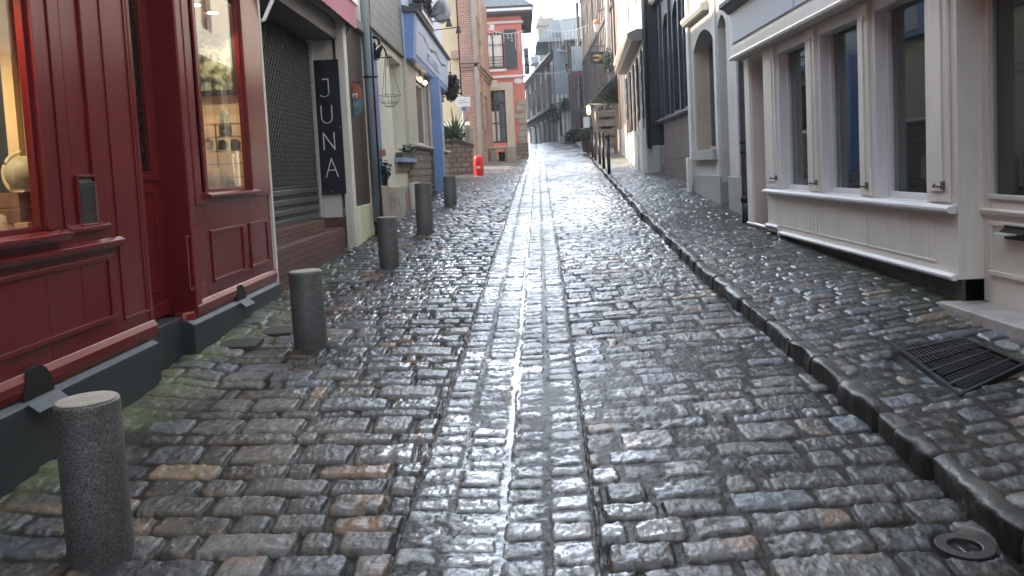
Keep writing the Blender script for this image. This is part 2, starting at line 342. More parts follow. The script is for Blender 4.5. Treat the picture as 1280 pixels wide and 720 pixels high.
def surface(X, Y, zone):
    """height offset, colour, wetness for every point"""
    rel = X-xc(Y)
    if zone == 'street':
        dx, dy, mx_, my, a, b, e, c, r = setts(X, Y, .188, .295, 11)
        # channel of four columns
        ed = np.array([-.47, -.275, -.04, .165, .37]); gp = np.array([.004, .006, .005, .004])
        k = np.clip(np.searchsorted(ed, rel+.008*fbm(X*4, Y*4, 70, 2))-1, 0, 3)
        yc = Y+.01*fbm(X*3, Y*2, 31, 2)+k*.057
        r2, y0, y1 = cells(yc, .148, .4, k.astype(np.int64)*7, 33)
        a2 = hsh(k.astype(np.int64), r2, 35); b2 = hsh(k.astype(np.int64), r2, 36); e2 = hsh(k.astype(np.int64), r2, 37)
        dx2 = np.minimum(rel-ed[k], ed[k+1]-rel)-gp[k]-.008*a2; dy2 = np.minimum(yc-y0, y1-yc)-.006-.006*b2
        ch = (rel > -.47) & (rel < .37)
        dx = np.where(ch, dx2, dx); dy = np.where(ch, dy2, dy)
        a = np.where(ch, a2, a); b = np.where(ch, b2, b); e = np.where(ch, e2, e)
        mx_ = np.where(ch, (rel-(ed[k]+ed[k+1])/2)/.2, mx_); my = np.where(ch, (yc-(y0+y1)/2)/.15, my)
        dx = np.where(ch, dx, np.minimum(dx, np.abs(rel+.05)-.42-.001+.006*fbm(X*2, Y*3, 77, 3)))
        lowr = sstep(3.75, 3.45, Y+.15*fbm(X*1.5, Y, 78, 2))
        rightz = sstep(.30, .45, rel)
        fill = -.026 + rightz*(.019-.020*lowr-.009*sstep(5, 6.5, Y)+.012*fbm(X*1.1, Y*.9, 51, 3)) + (1-rightz)*(.012*fbm(X*1.2, Y*1.1, 52, 3)-.006)
        fill = np.where(ch, -.012+.012*fbm(X*2, Y*1.4, 53, 2), fill)
        mud = sstep(-1.5, -2.25, rel)*(1-sstep(6, 10, Y)); fill = fill+.018*mud
        gr = .5
    else:
        dx, dy, mx_, my, a, b, e, c, r = setts(X, Y, .140, .250, 91, .006, .05)
        ch = np.zeros(X.shape, bool); rightz = np.ones_like(X); fill = -.010+.010*fbm(X*1.3, Y*1.1, 61, 3); mud = 0*X+.15
        gr = .5
    er = .013*fbm(X*14, Y*14, 41, 3)
    d = shape(dx+er, dy+er)
    st = sstep(-.003, .015, d)*.026-.026 + (a-.5)*.011 + mx_*(b-.5)*.018 + my*(e-.5)*.012 - .006*(mx_**2+my**2)*2 - .004*(1-sstep(0, .04, d))
    st = np.where(ch, st*.8, st)
    rg = np.abs(fbm(X*9+e*30, Y*13+a*20, 43, 3)); st = st - .016*rg*(.4+b) + .006*fbm(X*24, Y*30, 46, 2) + .0042*fbm(X*62, Y*70, 44, 2)*(.5+e)
    rim = -.06*sstep(.004, -.012, d)
    st = st+rim
    fl = fill + .006*fbm(X*14, Y*14, 47, 3) + .004*fbm(X*50, Y*50, 48, 1)
    h = np.maximum(st, fl); stone = sstep(-.002, .005, st-fl)
    # colours: each stone its own tone
    n = fbm(X*6, Y*6, 55, 4); v = .014+.085*a*a+.022*b+.042*n
    col = np.stack([v*.98, v*1.0, v*1.02], -1)
    q = hsh((a*9999).astype(np.int64), (b*9999).astype(np.int64), 5)
    warm = (q < .30)[..., None]; och = (q > .975)[..., None]; blu = ((q > .55) & (q < .8))[..., None]
    if zone == 'street': warm = warm & (~ch)[..., None]; och = och & (~ch)[..., None]
    rust = sstep(.05, .4, fbm(X*5, Y*7, 57, 3))[..., None]
    col = np.where(warm, col*(1-rust)+np.array([.15, .095, .062])*rust, col)
    col = np.where(blu, col*np.array([.78, .92, 1.12]), col)
    col = np.where(och, np.stack([v*2.6, v*2.0, v*1.3], -1), col)
    if zone == 'street': col = np.where(ch[..., None], np.stack([v*.8+.13, v*.8+.145, v*.8+.160], -1), col)
    jc = (.012+.016*(n+.3))[..., None]*np.array([1.0, .97, .85])
    moss = mud if zone != 'street' else np.maximum(mud, .0*X)
    mossn = (sstep(-.1, .35, fbm(X*1.6, Y*1.3, 59, 4))*moss)[..., None]
    brn = np.array([.062, .048, .036]); grn = np.array([.105, .12, .06])
    col = np.clip(col, .02, 1)
    col = col*stone[..., None]+jc*(1-stone[..., None])
    col = col*(1-.6*mossn)+brn*.6*mossn
    if zone == 'street':
        edge = (sstep(-2.0, -2.42, X+.12*fbm(X*2, Y*2, 66, 3))*(1-sstep(9, 12, Y))*(.55+.9*fbm(X*4, Y*3, 67, 4)))[..., None]
        edge = np.clip(edge, 0, 1); col = col*(1-edge)+grn*edge; edge = edge[..., 0]
        wet = .66+.5*fbm(X*.9, Y*.6, 71, 4)+.30*(b-.5)+.16*np.where(ch & (rel < .0), 1, 0)-.4*edge-.3*mud-.22*(1-stone)
        seam = np.exp(-((rel+.035+.018*fbm(X*0+3, Y*2.2, 75, 3))/.022)**2)*np.clip(.75+1.1*fbm(X*2, Y*1.7, 76, 3), 0, 1); wet = wet + .9*seam; h = h*(1-seam*.85)-.014*seam*.85
        wet = wet-.28*sstep(.45, .9, rel)*(1-sstep(6, 9, Y))-.15*sstep(-.6, -1.1, rel)*(1-sstep(5, 8, Y))
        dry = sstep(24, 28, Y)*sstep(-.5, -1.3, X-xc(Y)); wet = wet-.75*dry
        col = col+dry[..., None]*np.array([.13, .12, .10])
    else:
        edge = sstep(.55, 1.15, X-kx(Y))[..., None]*np.clip(.35+.9*fbm(X*3, Y*3, 68, 4), 0, 1)[..., None]*.6
        col = col*(1-edge)+grn*.55*edge
        wet = .52+.5*fbm(X*.9, Y*.6, 72, 4)
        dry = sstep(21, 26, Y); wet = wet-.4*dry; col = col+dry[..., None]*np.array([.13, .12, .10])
    for (cx, cy, cr) in CLEAR[zone]:
        k_ = sstep(cr*1.12, cr*.96, np.maximum(np.abs(X-cx), np.abs(Y-cy)) if cr < 0 else np.hypot(X-cx, Y-cy)); h = h*(1-k_)+np.minimum(h, -.030)*k_
    MASK[0] = stone
    return h, col, np.clip(wet, 0, 1)
def grid_mesh(name, bands, xl, xr, zf, zone, mat):
    vs = []; cs = []; ws = []; fs = []; k = 0; mk = []
    for ys, nx in bands:
        t = np.linspace(0, 1, nx)[None, :]; Y = np.repeat(ys[:, None], nx, 1); X = xl(Y)*(1-t)+xr(Y)*t
        h, col, wet = surface(X, Y, zone); fade = 1-.45*sstep(14, 40, Y)
        Z = zf(X, Y)+h*fade
        ny = len(ys); vs.append(np.stack([X, Y, Z], -1).reshape(-1, 3)); cs.append(col.reshape(-1, 3)); ws.append(wet.reshape(-1)); mk.append(MASK[0].reshape(-1))
        i = np.arange(ny-1)[:, None]*nx+np.arange(nx-1)[None, :]; i = i.reshape(-1)+k
        fs.append(np.stack([i, i+1, i+nx+1, i+nx], -1)); k += ny*nx
    v = np.concatenate(vs).astype(np.float32); f = np.concatenate(fs).astype(np.int32); c = np.concatenate(cs); w_ = np.concatenate(ws)
    me = bpy.data.meshes.new(name); me.vertices.add(len(v)); me.vertices.foreach_set('co', v.ravel())
    me.loops.add(f.size); me.loops.foreach_set('vertex_index', f.ravel()); me.polygons.add(len(f))
    me.polygons.foreach_set('loop_start', np.arange(0, f.size, 4, dtype=np.int32)); me.polygons.foreach_set('loop_total', np.full(len(f), 4, np.int32))
    me.polygons.foreach_set('use_smooth', np.ones(len(f), bool)); me.update()
    at = me.color_attributes.new('tone', 'FLOAT_COLOR', 'POINT')
    at.data.foreach_set('color', np.concatenate([c, w_[:, None]], 1).astype(np.float32).ravel())
    a2 = me.attributes.new('stone', 'FLOAT', 'POINT'); a2.data.foreach_set('value', np.concatenate(mk).astype(np.float32))
    me.materials.append(mat); o = bpy.data.objects.new(name, me); COL.objects.link(o); o['kind'] = 'structure'; return o
def sett_mat():
    m, t, b = newmat('wet_setts'); at = N(t, 'ShaderNodeAttribute', attribute_name='tone'); tc = N(t, 'ShaderNodeTexCoord'); o = tc.outputs['Object']
    n = noise(t, o, 70, 5, .65); n2 = noise(t, o, 14, 4); n3 = noise(t, o, 3.5, 4, .6)
    cc = mixc(t, 1., at.outputs['Color'], ramp(t, n, .25, .75, (.55, .55, .55, 1), (1.35, 1.35, 1.35, 1)), 'MULTIPLY')
    t.links.new(cc, b.inputs['Base Color'])
    ad = N(t, 'ShaderNodeMath', operation='MULTIPLY_ADD'); ad.inputs[1].default_value = .7; ad.use_clamp = True
    sb = N(t, 'ShaderNodeMath', operation='SUBTRACT'); sb.inputs[1].default_value = .5; t.links.new(n3, sb.inputs[0])
    t.links.new(sb.outputs[0], ad.inputs[0]); t.links.new(at.outputs['Alpha'], ad.inputs[2])
    t.links.new(mr(t, ad.outputs[0], .55, .17), b.inputs['Roughness'])
    t.links.new(ramp(t, ad.outputs[0], .7, 1.2), b.inputs['Coat Weight']); b.inputs['Coat Roughness'].default_value = .10; b.inputs['Coat IOR'].default_value = 1.36
    hh = N(t, 'ShaderNodeMath', operation='MULTIPLY_ADD'); hh.inputs[1].default_value = .5; t.links.new(n, hh.inputs[0]); t.links.new(n2, hh.inputs[2])
    sa = N(t, 'ShaderNodeAttribute', attribute_name='stone'); t.links.new(mr(t, sa.outputs['Fac'], .14, .6), b.inputs['Specular IOR Level'])
    bump(t, b, hh.outputs[0], .8, .009)
    b2 = N(t, 'ShaderNodeBump'); b2.inputs['Strength'].default_value = .35; b2.inputs['Distance'].default_value = .006; t.links.new(n2, b2.inputs['Height'])
    t.links.new(b2.outputs['Normal'], b.inputs['Coat Normal'])
    return m
SETT = sett_mat()
def ysteps(a, b, f): 
    ys = [a]
    while ys[-1] < b: ys.append(ys[-1]+f(ys[-1]))
    return np.array(ys)
lb = lambda Y: ip(Y, [0, 17, 22, 25, 60], [-3.05, -3.05, -4.5, -8., -8.])
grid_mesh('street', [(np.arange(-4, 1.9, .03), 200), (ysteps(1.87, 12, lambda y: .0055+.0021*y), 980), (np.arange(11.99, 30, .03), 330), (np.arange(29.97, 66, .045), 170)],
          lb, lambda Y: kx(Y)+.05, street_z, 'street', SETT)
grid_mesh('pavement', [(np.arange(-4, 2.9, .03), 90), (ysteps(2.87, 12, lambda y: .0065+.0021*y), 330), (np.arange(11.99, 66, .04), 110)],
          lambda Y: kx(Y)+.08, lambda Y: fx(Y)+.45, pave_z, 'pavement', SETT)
def make_kerb():
    ys = ysteps(-4, 66, lambda y: .006+.0022*max(y, 0) if y > 2 else .02); prof = [(0, -.12), (.0, -.06), (0, -.03), (.002, -.018), (.009, -.006), (.02, 0), (.04, .002), (.07, .001), (.095, -.004), (.125, -.02)]
    Y = np.repeat(ys[:, None], len(prof), 1); pw = np.array([p[0] for p in prof])[None]; pz = np.array([p[1] for p in prof])[None]
    r, y0, y1 = cells(Y, .42, .8, np.zeros_like(Y, np.int64), 200); a = hsh(r, r*0, 201); b = hsh(r, r*0, 202)
    dj = np.minimum(Y-y0, y1-Y); nt_ = np.exp(-(dj/.009)**2)
    X = kx(Y)-.012+pw+(a-.5)*.036+.030*fbm(Y*6, pz*20+pw*9, 205, 4)+nt_*.05*(pw < .03)
    Z = pave_z(kx(Y)+.13, Y)-.004+pz*np.where(pz < -.02, 1.9, 1)+(b-.5)*.024+.022*fbm(Y*5, pw*16, 206, 4)-nt_*.04*(pw >= .009)
    nx = len(prof); v = np.stack([X, Y, Z], -1).reshape(-1, 3)
    i = (np.arange(len(ys)-1)[:, None]*nx+np.arange(nx-1)[None]).reshape(-1); f = np.stack([i, i+1, i+nx+1, i+nx], -1)
    me = bpy.data.meshes.new('kerb'); me.from_pydata(v.tolist(), [], f.tolist()); me.polygons.foreach_set('use_smooth', np.ones(len(f), bool))
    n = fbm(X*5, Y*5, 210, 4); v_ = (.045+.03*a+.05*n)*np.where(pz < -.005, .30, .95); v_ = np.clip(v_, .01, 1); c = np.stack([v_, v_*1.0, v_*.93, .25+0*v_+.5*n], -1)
    at = me.color_attributes.new('tone', 'FLOAT_COLOR', 'POINT'); at.data.foreach_set('color', c.astype(np.float32).ravel())
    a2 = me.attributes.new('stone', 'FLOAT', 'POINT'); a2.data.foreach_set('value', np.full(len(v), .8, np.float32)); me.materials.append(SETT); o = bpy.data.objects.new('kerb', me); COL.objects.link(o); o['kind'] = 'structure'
make_kerb()
def make_terrain():
    mb = MB(); ys = [-300, -20, -4, 10, 30, 57, 60, 66, 300, 1500]; xs = [-1500, -200, -30, 0, 30, 200, 1500]
    vs = [(x, y, float(g(max(y, -20)))-.32) for y in ys for x in xs]; n = len(xs)
    mb.add(vs, [(j*n+i, j*n+i+1, (j+1)*n+i+1, (j+1)*n+i) for j in range(len(ys)-1) for i in range(n-1)])
    mb.build('ground', paint('bare_ground', (.12, .11, .09), .9))['kind'] = 'structure'
make_terrain()

# ------------------------------------------------------------------ building helpers
def yx(px, X, py=200): return onx(px, py, X)[0]
def zx(px, py, X): return onx(px, py, X)[1]
def body(root, fr, u0, u1, z0, z1, depth, mat, roofmat=None, name='side_wall', t=.2, roofh=2.2, front_w=0):
    """side and back walls plus a pitched roof behind a facade plate"""
    m = MB(); m.box(fr, (u0, u0+t), (-depth, front_w-.26), (z0, z1)); m.box(fr, (u1-t, u1), (-depth, front_w-.26), (z0, z1))
    m.box(fr, (u0+t, u1-t), (-depth, -depth+t), (z0, z1)); m.build(name, mat, root)
    m = MB(); m.prof(fr, [(.30, z1-.08), (.30, z1+.02), (-depth/2, z1+roofh), (-depth-.2, z1+.02), (-depth-.2, z1-.08), (-depth/2, z1+roofh-.12)][:6], u0-.02, u1+.02)
    m.build('roof', roofmat or SLATE, root)
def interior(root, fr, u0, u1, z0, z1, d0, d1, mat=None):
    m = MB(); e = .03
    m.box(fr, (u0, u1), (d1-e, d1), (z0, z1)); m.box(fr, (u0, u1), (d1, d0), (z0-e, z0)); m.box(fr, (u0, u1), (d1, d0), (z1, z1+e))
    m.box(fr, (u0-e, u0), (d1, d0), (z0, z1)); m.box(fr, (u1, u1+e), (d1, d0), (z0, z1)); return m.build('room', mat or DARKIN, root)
def arch_pts(u0, u1, z0, z1, rise, n=10):
    pts = []
    for k in range(n+1):
        t = k/n; u = u0+(u1-u0)*t; pts.append((u, z1-rise+rise*(1-(2*t-1)**2)))
    return pts
def spandrel(mb, fr, u0, u1, z1, rise, w_):           # fills the corners above an arched head
    a = arch_pts(u0, u1, 0, z1, rise)
    for i in range(len(a)-1):
        (ua, za), (ub, zb) = a[i], a[i+1]; mb.poly(fr, [(ua, za), (ub, zb), (ub, z1+.001), (ua, z1+.001)], w_[0], w_[1])
def window(root, fr, u, z, w_, fm, pm, bars=(1, 2), fw=.05, curtain=None):
    f = MB(); t = .045
    f.box(fr, (u[0], u[0]+fw), (w_-t, w_), z); f.box(fr, (u[1]-fw, u[1]), (w_-t, w_), z)
    f.box(fr, (u[0]+fw, u[1]-fw), (w_-t, w_), (z[0], z[0]+fw)); f.box(fr, (u[0]+fw, u[1]-fw), (w_-t, w_), (z[1]-fw, z[1]))
    for k in range(1, bars[0]): c = u[0]+(u[1]-u[0])*k/bars[0]; f.box(fr, (c-fw*.4, c+fw*.4), (w_-t+.002, w_+.004), (z[0]+fw, z[1]-fw))
    for k in range(1, bars[1]): c = z[0]+(z[1]-z[0])*k/bars[1]; f.box(fr, (u[0]+fw, u[1]-fw), (w_-t+.006, w_-.006), (c-.014, c+.014))
    o = f.build('window', fm, root)
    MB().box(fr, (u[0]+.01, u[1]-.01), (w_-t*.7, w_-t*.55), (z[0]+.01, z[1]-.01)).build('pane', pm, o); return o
def moulding(fr, u0, u1, z, h, w0, w1):               # stepped trim strip
    m = MB(); m.prof(fr, [(w0, z), (w0+(w1-w0)*.7, z), (w1, z+h*.35), (w1, z+h*.7), (w0+(w1-w0)*.35, z+h), (w0, z+h)], u0, u1); return m
def frame_panel(mb, fr, u, z, w_, b=.035, d=.018):   # raised bead around a sunk panel
    mb.box(fr, (u[0], u[1]), (w_, w_+d), (z[1]-b, z[1])); mb.box(fr, (u[0], u[1]), (w_, w_+d*1.5), (z[0], z[0]+b))
    mb.box(fr, (u[0], u[0]+b), (w_, w_+d*.9), (z[0]+b, z[1]-b)); mb.box(fr, (u[1]-b, u[1]), (w_, w_+d*.9), (z[0]+b, z[1]-b))

# ================================================================== RIGHT: greyish white shop
def white_shop():
    X = 3.0; fr = right(X); rt = thing('shop_building', 'greyish white shopfront with three tall windows on a raised base, on the right', 'shop', (X, 8, .5))
    Y = lambda p: yx(p, X)
    A, B, C, D = (Y(973), Y(958)), (Y(1024), Y(1011)), (Y(1091), Y(1076)), (Y(1197), Y(1160))
    zf, zs, zb, zt = 2.97, 1.25, .76, 8.6
    wins = [(A[0], B[1]), (B[0], C[1]), (C[0], D[1])]; wins = [(b, a) for a, b in wins]
    doorL = (Y(958), Y(941)); doorR = (3.9, Y(1197))
    holes = [(a, b, zs, zf-.02) for a, b in wins] + [(doorL[0], doorL[1], .3, zf-.02), (doorR[0], doorR[1], .3, zf-.02), (1.2, 3.4, zs, zf-.02)]
    m = MB(); m.wall(fr, (-1, Y(934)), (zb, zf), (-.22, 0), holes); m.build('wall', WHITE, rt, .004)
    m = MB(); m.wall(fr, (-1, Y(934)), (zf+.66, zt), (-.22, 0), [(1, 2.2, 4.4, 6), (4, 5.2, 4.4, 6), (7.5, 8.7, 4.4, 6)]); m.build('upper_wall', LIMEW, rt)
    for a in (1, 4, 7.5): window(rt, fr, (a, a+1.2), (4.4, 6), -.12, WHITE2, DGLASS, (2, 3))
    m = MB(); m.wall(fr, (-1, Y(934)), (.0, zb), (-.25, -.045), [(doorR[0], doorR[1], .1, 1)]); m.build('base_course', DSTONE, rt)
    body(rt, fr, -1, Y(934)+.0, 0, zt, 5, WHITE, t=.2)
    for a, b in wins+[(1.2, 3.4)]:
        # splayed jambs and frame
        m = MB(); d = -.15
        m.box(fr, (b-.05, b), (d, -.01), (zs, zf-.1)); m.box(fr, (a, a+.05), (d, -.01), (zs, zf-.1))
        m.box(fr, (b-.09, b-.05), (d, d+.05), (zs, zf-.1)); m.box(fr, (a+.05, a+.09), (d, d+.05), (zs, zf-.1))
        m.box(fr, (a, b), (d, -.01), (zf-.12, zf-.02)); m.box(fr, (a+.05, b-.05), (d-.002, -.03), (zs, zs+.035)); m.box(fr, (a+.09, b-.09), (d-.001, d+.05), (zs+.035, zs+.085))
        f = m.build('window', WHITE2 if a > 3.5 else WHITE, rt, .006)
        MB().box(fr, (a+.04, b-.04), (d+.008, d+.014), (zs+.03, zf-.1)).build('pane', GLASS, f)
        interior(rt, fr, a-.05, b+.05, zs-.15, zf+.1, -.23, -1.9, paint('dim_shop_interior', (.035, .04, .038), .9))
    # stored things seen dimly inside: low plinth boards
    for a, b in [(wins[i]) for i in range(3)]:
        MB().box(fr, (a, b), (-.8, -.24), (zs-.12, zs-.08)).build('display_shelf', GREYWOOD, rt)
    # pilasters with raised edges
    for a, b in (A, B, C, (D[0]+.06, D[1])):
        m = MB(); m.box(fr, (a+.02, b-.02), (0, .022), (zs+.05, zf-.03)); m.box(fr, (a+.09, b-.09), (.022, .034), (zs+.12, zf-.16))
        m.build('pilaster', WHITE, rt, .006)
    MB().box(fr, (Y(941)+.01, Y(934)-.03), (0, .02), (zb+.05, zf-.03)).build('pilaster', WHITE, rt, .005)
    m = moulding(fr, D[0]+.02, A[1]+.0, zs-.03, .06, .0, .07); m.build('sill', WHITE2, rt, .003)
    m = moulding(fr, D[0]+.02, Y(974), zb-.01, .045, .0, .045); m.build('drip_strip', WHITE2, rt, .002)
    m = moulding(fr, Y(972.5), A[1], zb+.05, .045, .0, .045); m.box(fr, (Y(973.5), Y(972.5)), (-.04, .03), (zb-.03, zb+.06)); m.build('drip_strip', WHITE2, rt, .002)
    m = moulding(fr, Y(957), Y(934), zb+.02, .04, .0, .03); m.build('drip_strip', WHITE2, rt, .002)
    # panels under windows
    m = MB()
    for a, b in wins: frame_panel(m, fr, (a-.1, b+.1), (zb+.09, zs-.09), 0, .012, .004)
    m.build('base_panel', WHITE, rt)
    # side recess on the left
    m = MB(); m.box(fr, (doorL[0], doorL[1]), (-.24, -.2), (.35, zf)); m.box(fr, (doorL[1]-.012, doorL[1]), (-.2, -.01), (zb, zf-.02)); m.box(fr, (doorL[0], doorL[1]), (-.2, -.01), (zf-.06, zf-.01)); m.build('recess_panel', WARMW, rt, .004)
    # fascia
    m = MB(); u = (-1, Y(929.5))
    m.box(fr, u, (0, .13), (zf+.16, zf+.62)); m.prof(fr, [(0, zf), (.155, zf), (.165, zf+.03), (.14, zf+.05), (.14, zf+.16), (0, zf+.16)], *u)
    m.prof(fr, [(-.22, zf-.021), (-.005, zf-.021), (0, zf), (-.22, zf)], *u)
    m.build('fascia', WHITE, rt, .004)
    m = MB(); m.box(fr, (u[0]+.1, u[1]-.12), (.13, .137), (zf+.22, zf+.56)); m.build('sign_panel', paint('pale_blue_grey_panel', (.50, .56, .62), .3, .04, 0, .08), rt)
    m = MB(); m.box(fr, (u[0]+.1, u[1]-.12), (.131, .14), (zf+.205, zf+.22))
    for k in (Y(1013), Y(1125), 3.): m.box(fr, (k-.006, k+.006), (.1375, .1395), (zf+.22, zf+.56))
    m.build('panel_joint', LEAD, rt)
    m = MB(); m.prof(fr, [(0, zf+.62), (.15, zf+.62), (.2, zf+.68), (.26, zf+.70), (.26, zf+.76), (.0, zf+.84)], u[0], u[1]+.05); m.build('cornice', LEAD, rt, .005)
    # door on the right, set back
    fd = right(X+.17); du = (3.95, Y(1197)-.02)
    zd = float(off(5.2)+g(5.2))-.03
    ju = onx(1228, 300, X+.17)[0]
    m = MB(); m.box(fd, (ju, du[1]+.02), (-.02, .0), (zd, zf)); m.box(fd, (ju-.0, ju+.035), (0, .02), (zd+.03, zf)); m.box(fd, (du[0]-.05, du[0]), (-.02, .03), (zd, zf)); m.box(fd, (du[0]-.05, du[1]+.02), (-.021, .018), (zf-.06, zf+.001)); m.build('door_frame', WHITE, rt, .004)
    zg = onx(1240, 243, X+.17)[1]; g0, g1 = 4.1, onx(1238, 200, X+.17)[0]
    m = MB(); m.wall(fd, (du[0], ju), (zd+.02, zf-.08), (-.05, -.004), [(g0, g1, zg, zf-.2)])
    m.box(fd, (g0-.02, g1+.02), (-.004, .012), (zg-.03, zg)); m.box(fd, (g1, g1+.02), (-.004, .012), (zg, zf-.2))
    zt_ = onx(1236, 262, X+.17)[1]; m.prof(fd, [(-.004, zt_-.045), (.02, zt_-.03), (.028, zt_), (-.004, zt_+.012)], du[0], ju)
    zp = onx(1236, 342, X+.17)[1]; frame_panel(m, fd, (g0, g1+.01), (zp, zt_-.075), -.004, .03, .014)
    dr = m.build('door', WHITE, rt, .004)
    MB().box(fd, (g0, g1), (-.03, -.024), (zg, zf-.2)).build('pane', GLASS, dr)
    pn = MB().box(fd, (4.45, 4.86), (-.06, -.056), (2.0, 2.42)).box(fd, (4.55, 4.9), (-.06, -.055), (1.62, 1.98)); pn.build('notice', simple('notice_paper', (.62, .66, .62), .7), dr)
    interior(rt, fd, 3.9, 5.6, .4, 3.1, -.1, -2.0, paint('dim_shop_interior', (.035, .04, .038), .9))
    z1 = onx(1265, 283, X+.17)[1]; z0 = onx(1265, 297, X+.17)[1]; ya = onx(1257, 290, X+.17)[0]
    m = MB(); m.box(fd, (ya-.27, ya), (0, .012), (z0-.012, z1+.006)); m.prof(fd, [(.012, z1-.012), (.05, z1-.035), (.05, z1-.042), (.012, z1-.02)], ya-.26, ya-.01); m.build('letter_flap', simple('dark_bronze', (.05, .045, .04), .35, .8), dr, .002)
    m = MB(); m.box(fd, (ya-.13, ya+.015), (.012, .075), (z0+.018, z0+.027)); m.box(fd, (ya-.2, ya-.03), (.012, .055), (z0+.03, z0+.034)); m.build('paper', simple('notice_paper', (.62, .66, .62), .7), dr)
    # plinth block by the door
    MB().box(fr, (Y(1197)+.0, D[0]+.1), (-.2, -.02), (zb-.2, zb)).build('pier_foot', DSTONE, rt)
    # little shutter hooks
    for p, q in ((970, 223), (1020, 229), (1083, 233), (1178, 233)):
        y, z = onx(p, q, X-.03); m = MB(); m.tube([fr.p(y, .03, z), fr.p(y, .10, z), fr.p(y-.03, .10, z+.02)], .007, 6); m.box(fr, (y-.018, y+.018), (.02, .036), (z-.02, z+.035)); m.build('shutter_hook', simple('rusty_hook', (.13, .10, .09), .6, .5), rt)
    for p, q in ((967, 73), (1012, 49), (1078, 22)):
        y, z = onx(p, q, X-.03); MB().box(fr, (y-.015, y+.02), (.02, .04), (z-.02, z+.012)).build('bracket', WHITE2, rt)
white_shop()
s0, s1 = 4.2, onx(1197, 387, 3.0)[0]+.02
sz = float(g(5.2)+off(5.2))+.0
m = MB(); m.box(right(3.0), (s0, s1), (-.22, .12), (sz-.2, sz+.035)); tag(m.build('doorstep', granite('pale_wet_step', (.38, .36, .34), .35, .12), None, .01), 'pale smooth stone doorstep below the recessed white door', 'doorstep')

# drainpipe between the white shop and the grey house
def downpipe(name, label, x, y, z0, z1, r, mat, zc=None, rc=None, mat2=None, clips=(), cat='drainpipe'):
    o = thing(name, label, cat, (x, y, z0)); zc = zc or z0
    m = MB(); m.tube([(x, y, zc), (x, y, z1)], r, 12); m.build('pipe', mat, o)
    if rc: m = MB(); m.tube([(x, y, z0), (x, y, zc-.02)], rc, 12); m.tube([(x, y, zc-.06), (x, y, zc+.02)], rc*1.2, 12); m.build('iron_foot', mat2 or mat, o)
    for z in clips: MB().tube([(x, y, z-.015), (x, y, z+.015)], r*1.25, 12).box(WORLD, (x-.01, x+r*2.4), (y-.012, y+.012), (z-.012, z+.012)).build('clip', mat2 or mat, o)
PIPED = paint('lead_grey_pipe', (.13, .145, .165), .5, .2, .15, .3)
zb_ = ony(933, 281, 10.98)[1]
downpipe('drainpipe', 'dark grey drainpipe at the left end of the greyish white shop', 3.035, 11.0, zb_-.1, 6.2, .05, PIPED, ony(930, 247, 11)[1], .058, IRON, [ony(928, q, 11)[1] for q in (72, 178, 190)])

# ================================================================== RIGHT: grey-beige house
def grey_house():
    X = 3.2; fr = right(X); u0, u1 = yx(934, X), yx(865.5, X); Y = lambda p: yx(p, X); Z = lambda p, q: zx(p, q, X)
    rt = thing('house', 'grey and beige plastered house with arched window recess behind the dark drainpipe', 'house', (X, 13, .7))
    zs = Z(884, 187); zwt = Z(888, 30)+.0; zpl = Z(884, 219); hw = (Y(897), Y(871)); hd = (Y(912), Y(902)-.0)
    m = MB(); m.wall(fr, (u0, u1), (zpl-.1, 6.4), (-.3, 0), [(hw[0], hw[1], zs, zwt), (hd[0], hd[1], 0, Z(907, 14)), (12.4, 13.2, 5.0, 6.2)])
    spandrel(m, fr, hw[0], hw[1], zwt, .28, (-.3, 0)); spandrel(m, fr, hd[0], hd[1], Z(907, 14), .16, (-.3, 0)); m.build('wall', GREIGE, rt, .006)
    m = MB(); m.wall(fr, (u0, u1), (.2, zpl), (-.3, .035), [(hd[0]-.01, hd[1]+.01, 0, 5)]); m.build('plinth', GREIGED, rt, .006)
    MB().box(fr, (hw[0]-.08, hw[1]+.05), (-.28, .09), (Z(884, 200), zs)).build('sill', GREIGED, rt, .006)
    m = MB(); m.box(fr, (hd[1]+.06, hd[1]+.22), (0, .03), (zpl, 5)); m.box(fr, (u1-.2, u1), (0, .05), (zpl-.2, 5.)); m.box(fr, (u0+.32, u0+.5), (0, .03), (zpl, 5)); m.build('pilaster_strip', paint('lighter_grey_strip', (.60, .61, .60), .7, .08, .2, .2), rt, .005)
    m = moulding(fr, Y(892), u1, Z(865, 26)-.05, .16, 0, .14); m.build('cornice', GREIGE, rt, .004)
    window(rt, fr, (hw[0]+.02, hw[1]-.02), (zs, zwt), -.24, paint('cream_window_frame', (.62, .55, .45), .5), DGLASS, (2, 1), .06)
    MB().box(fr, (hw[1]-.012, hw[1]-.001), (-.24, -.03), (zs+.01, zwt-.2)).build('reveal', paint('beige_reveal', (.56, .46, .38), .8), rt)
    MB().box(fr, (hd[0], hd[1]), (-.3, -.26), (0, 5)).build('door', paint('dark_grey_door', (.14, .14, .135), .6), rt)
    MB().box(fr, (hd[0], hd[1]), (-.3, .02), (.3, float(pave_z(3.2, 12.4))+.06)).build('threshold', DSTONE, rt)
    window(rt, fr, (12.4, 13.2), (5, 6.2), -.12, WHITE2, DGLASS, (2, 2))
    body(rt, fr, u0, u1, 0, 6.4, 5, GREIGE, front_w=-.05)
    m = MB(); m.box(fr, (u1-.16, u1+.02), (.05, .12), (.4, Z(866, 197))); m.build('corner_guard', WHITE, rt, .01)
grey_house()
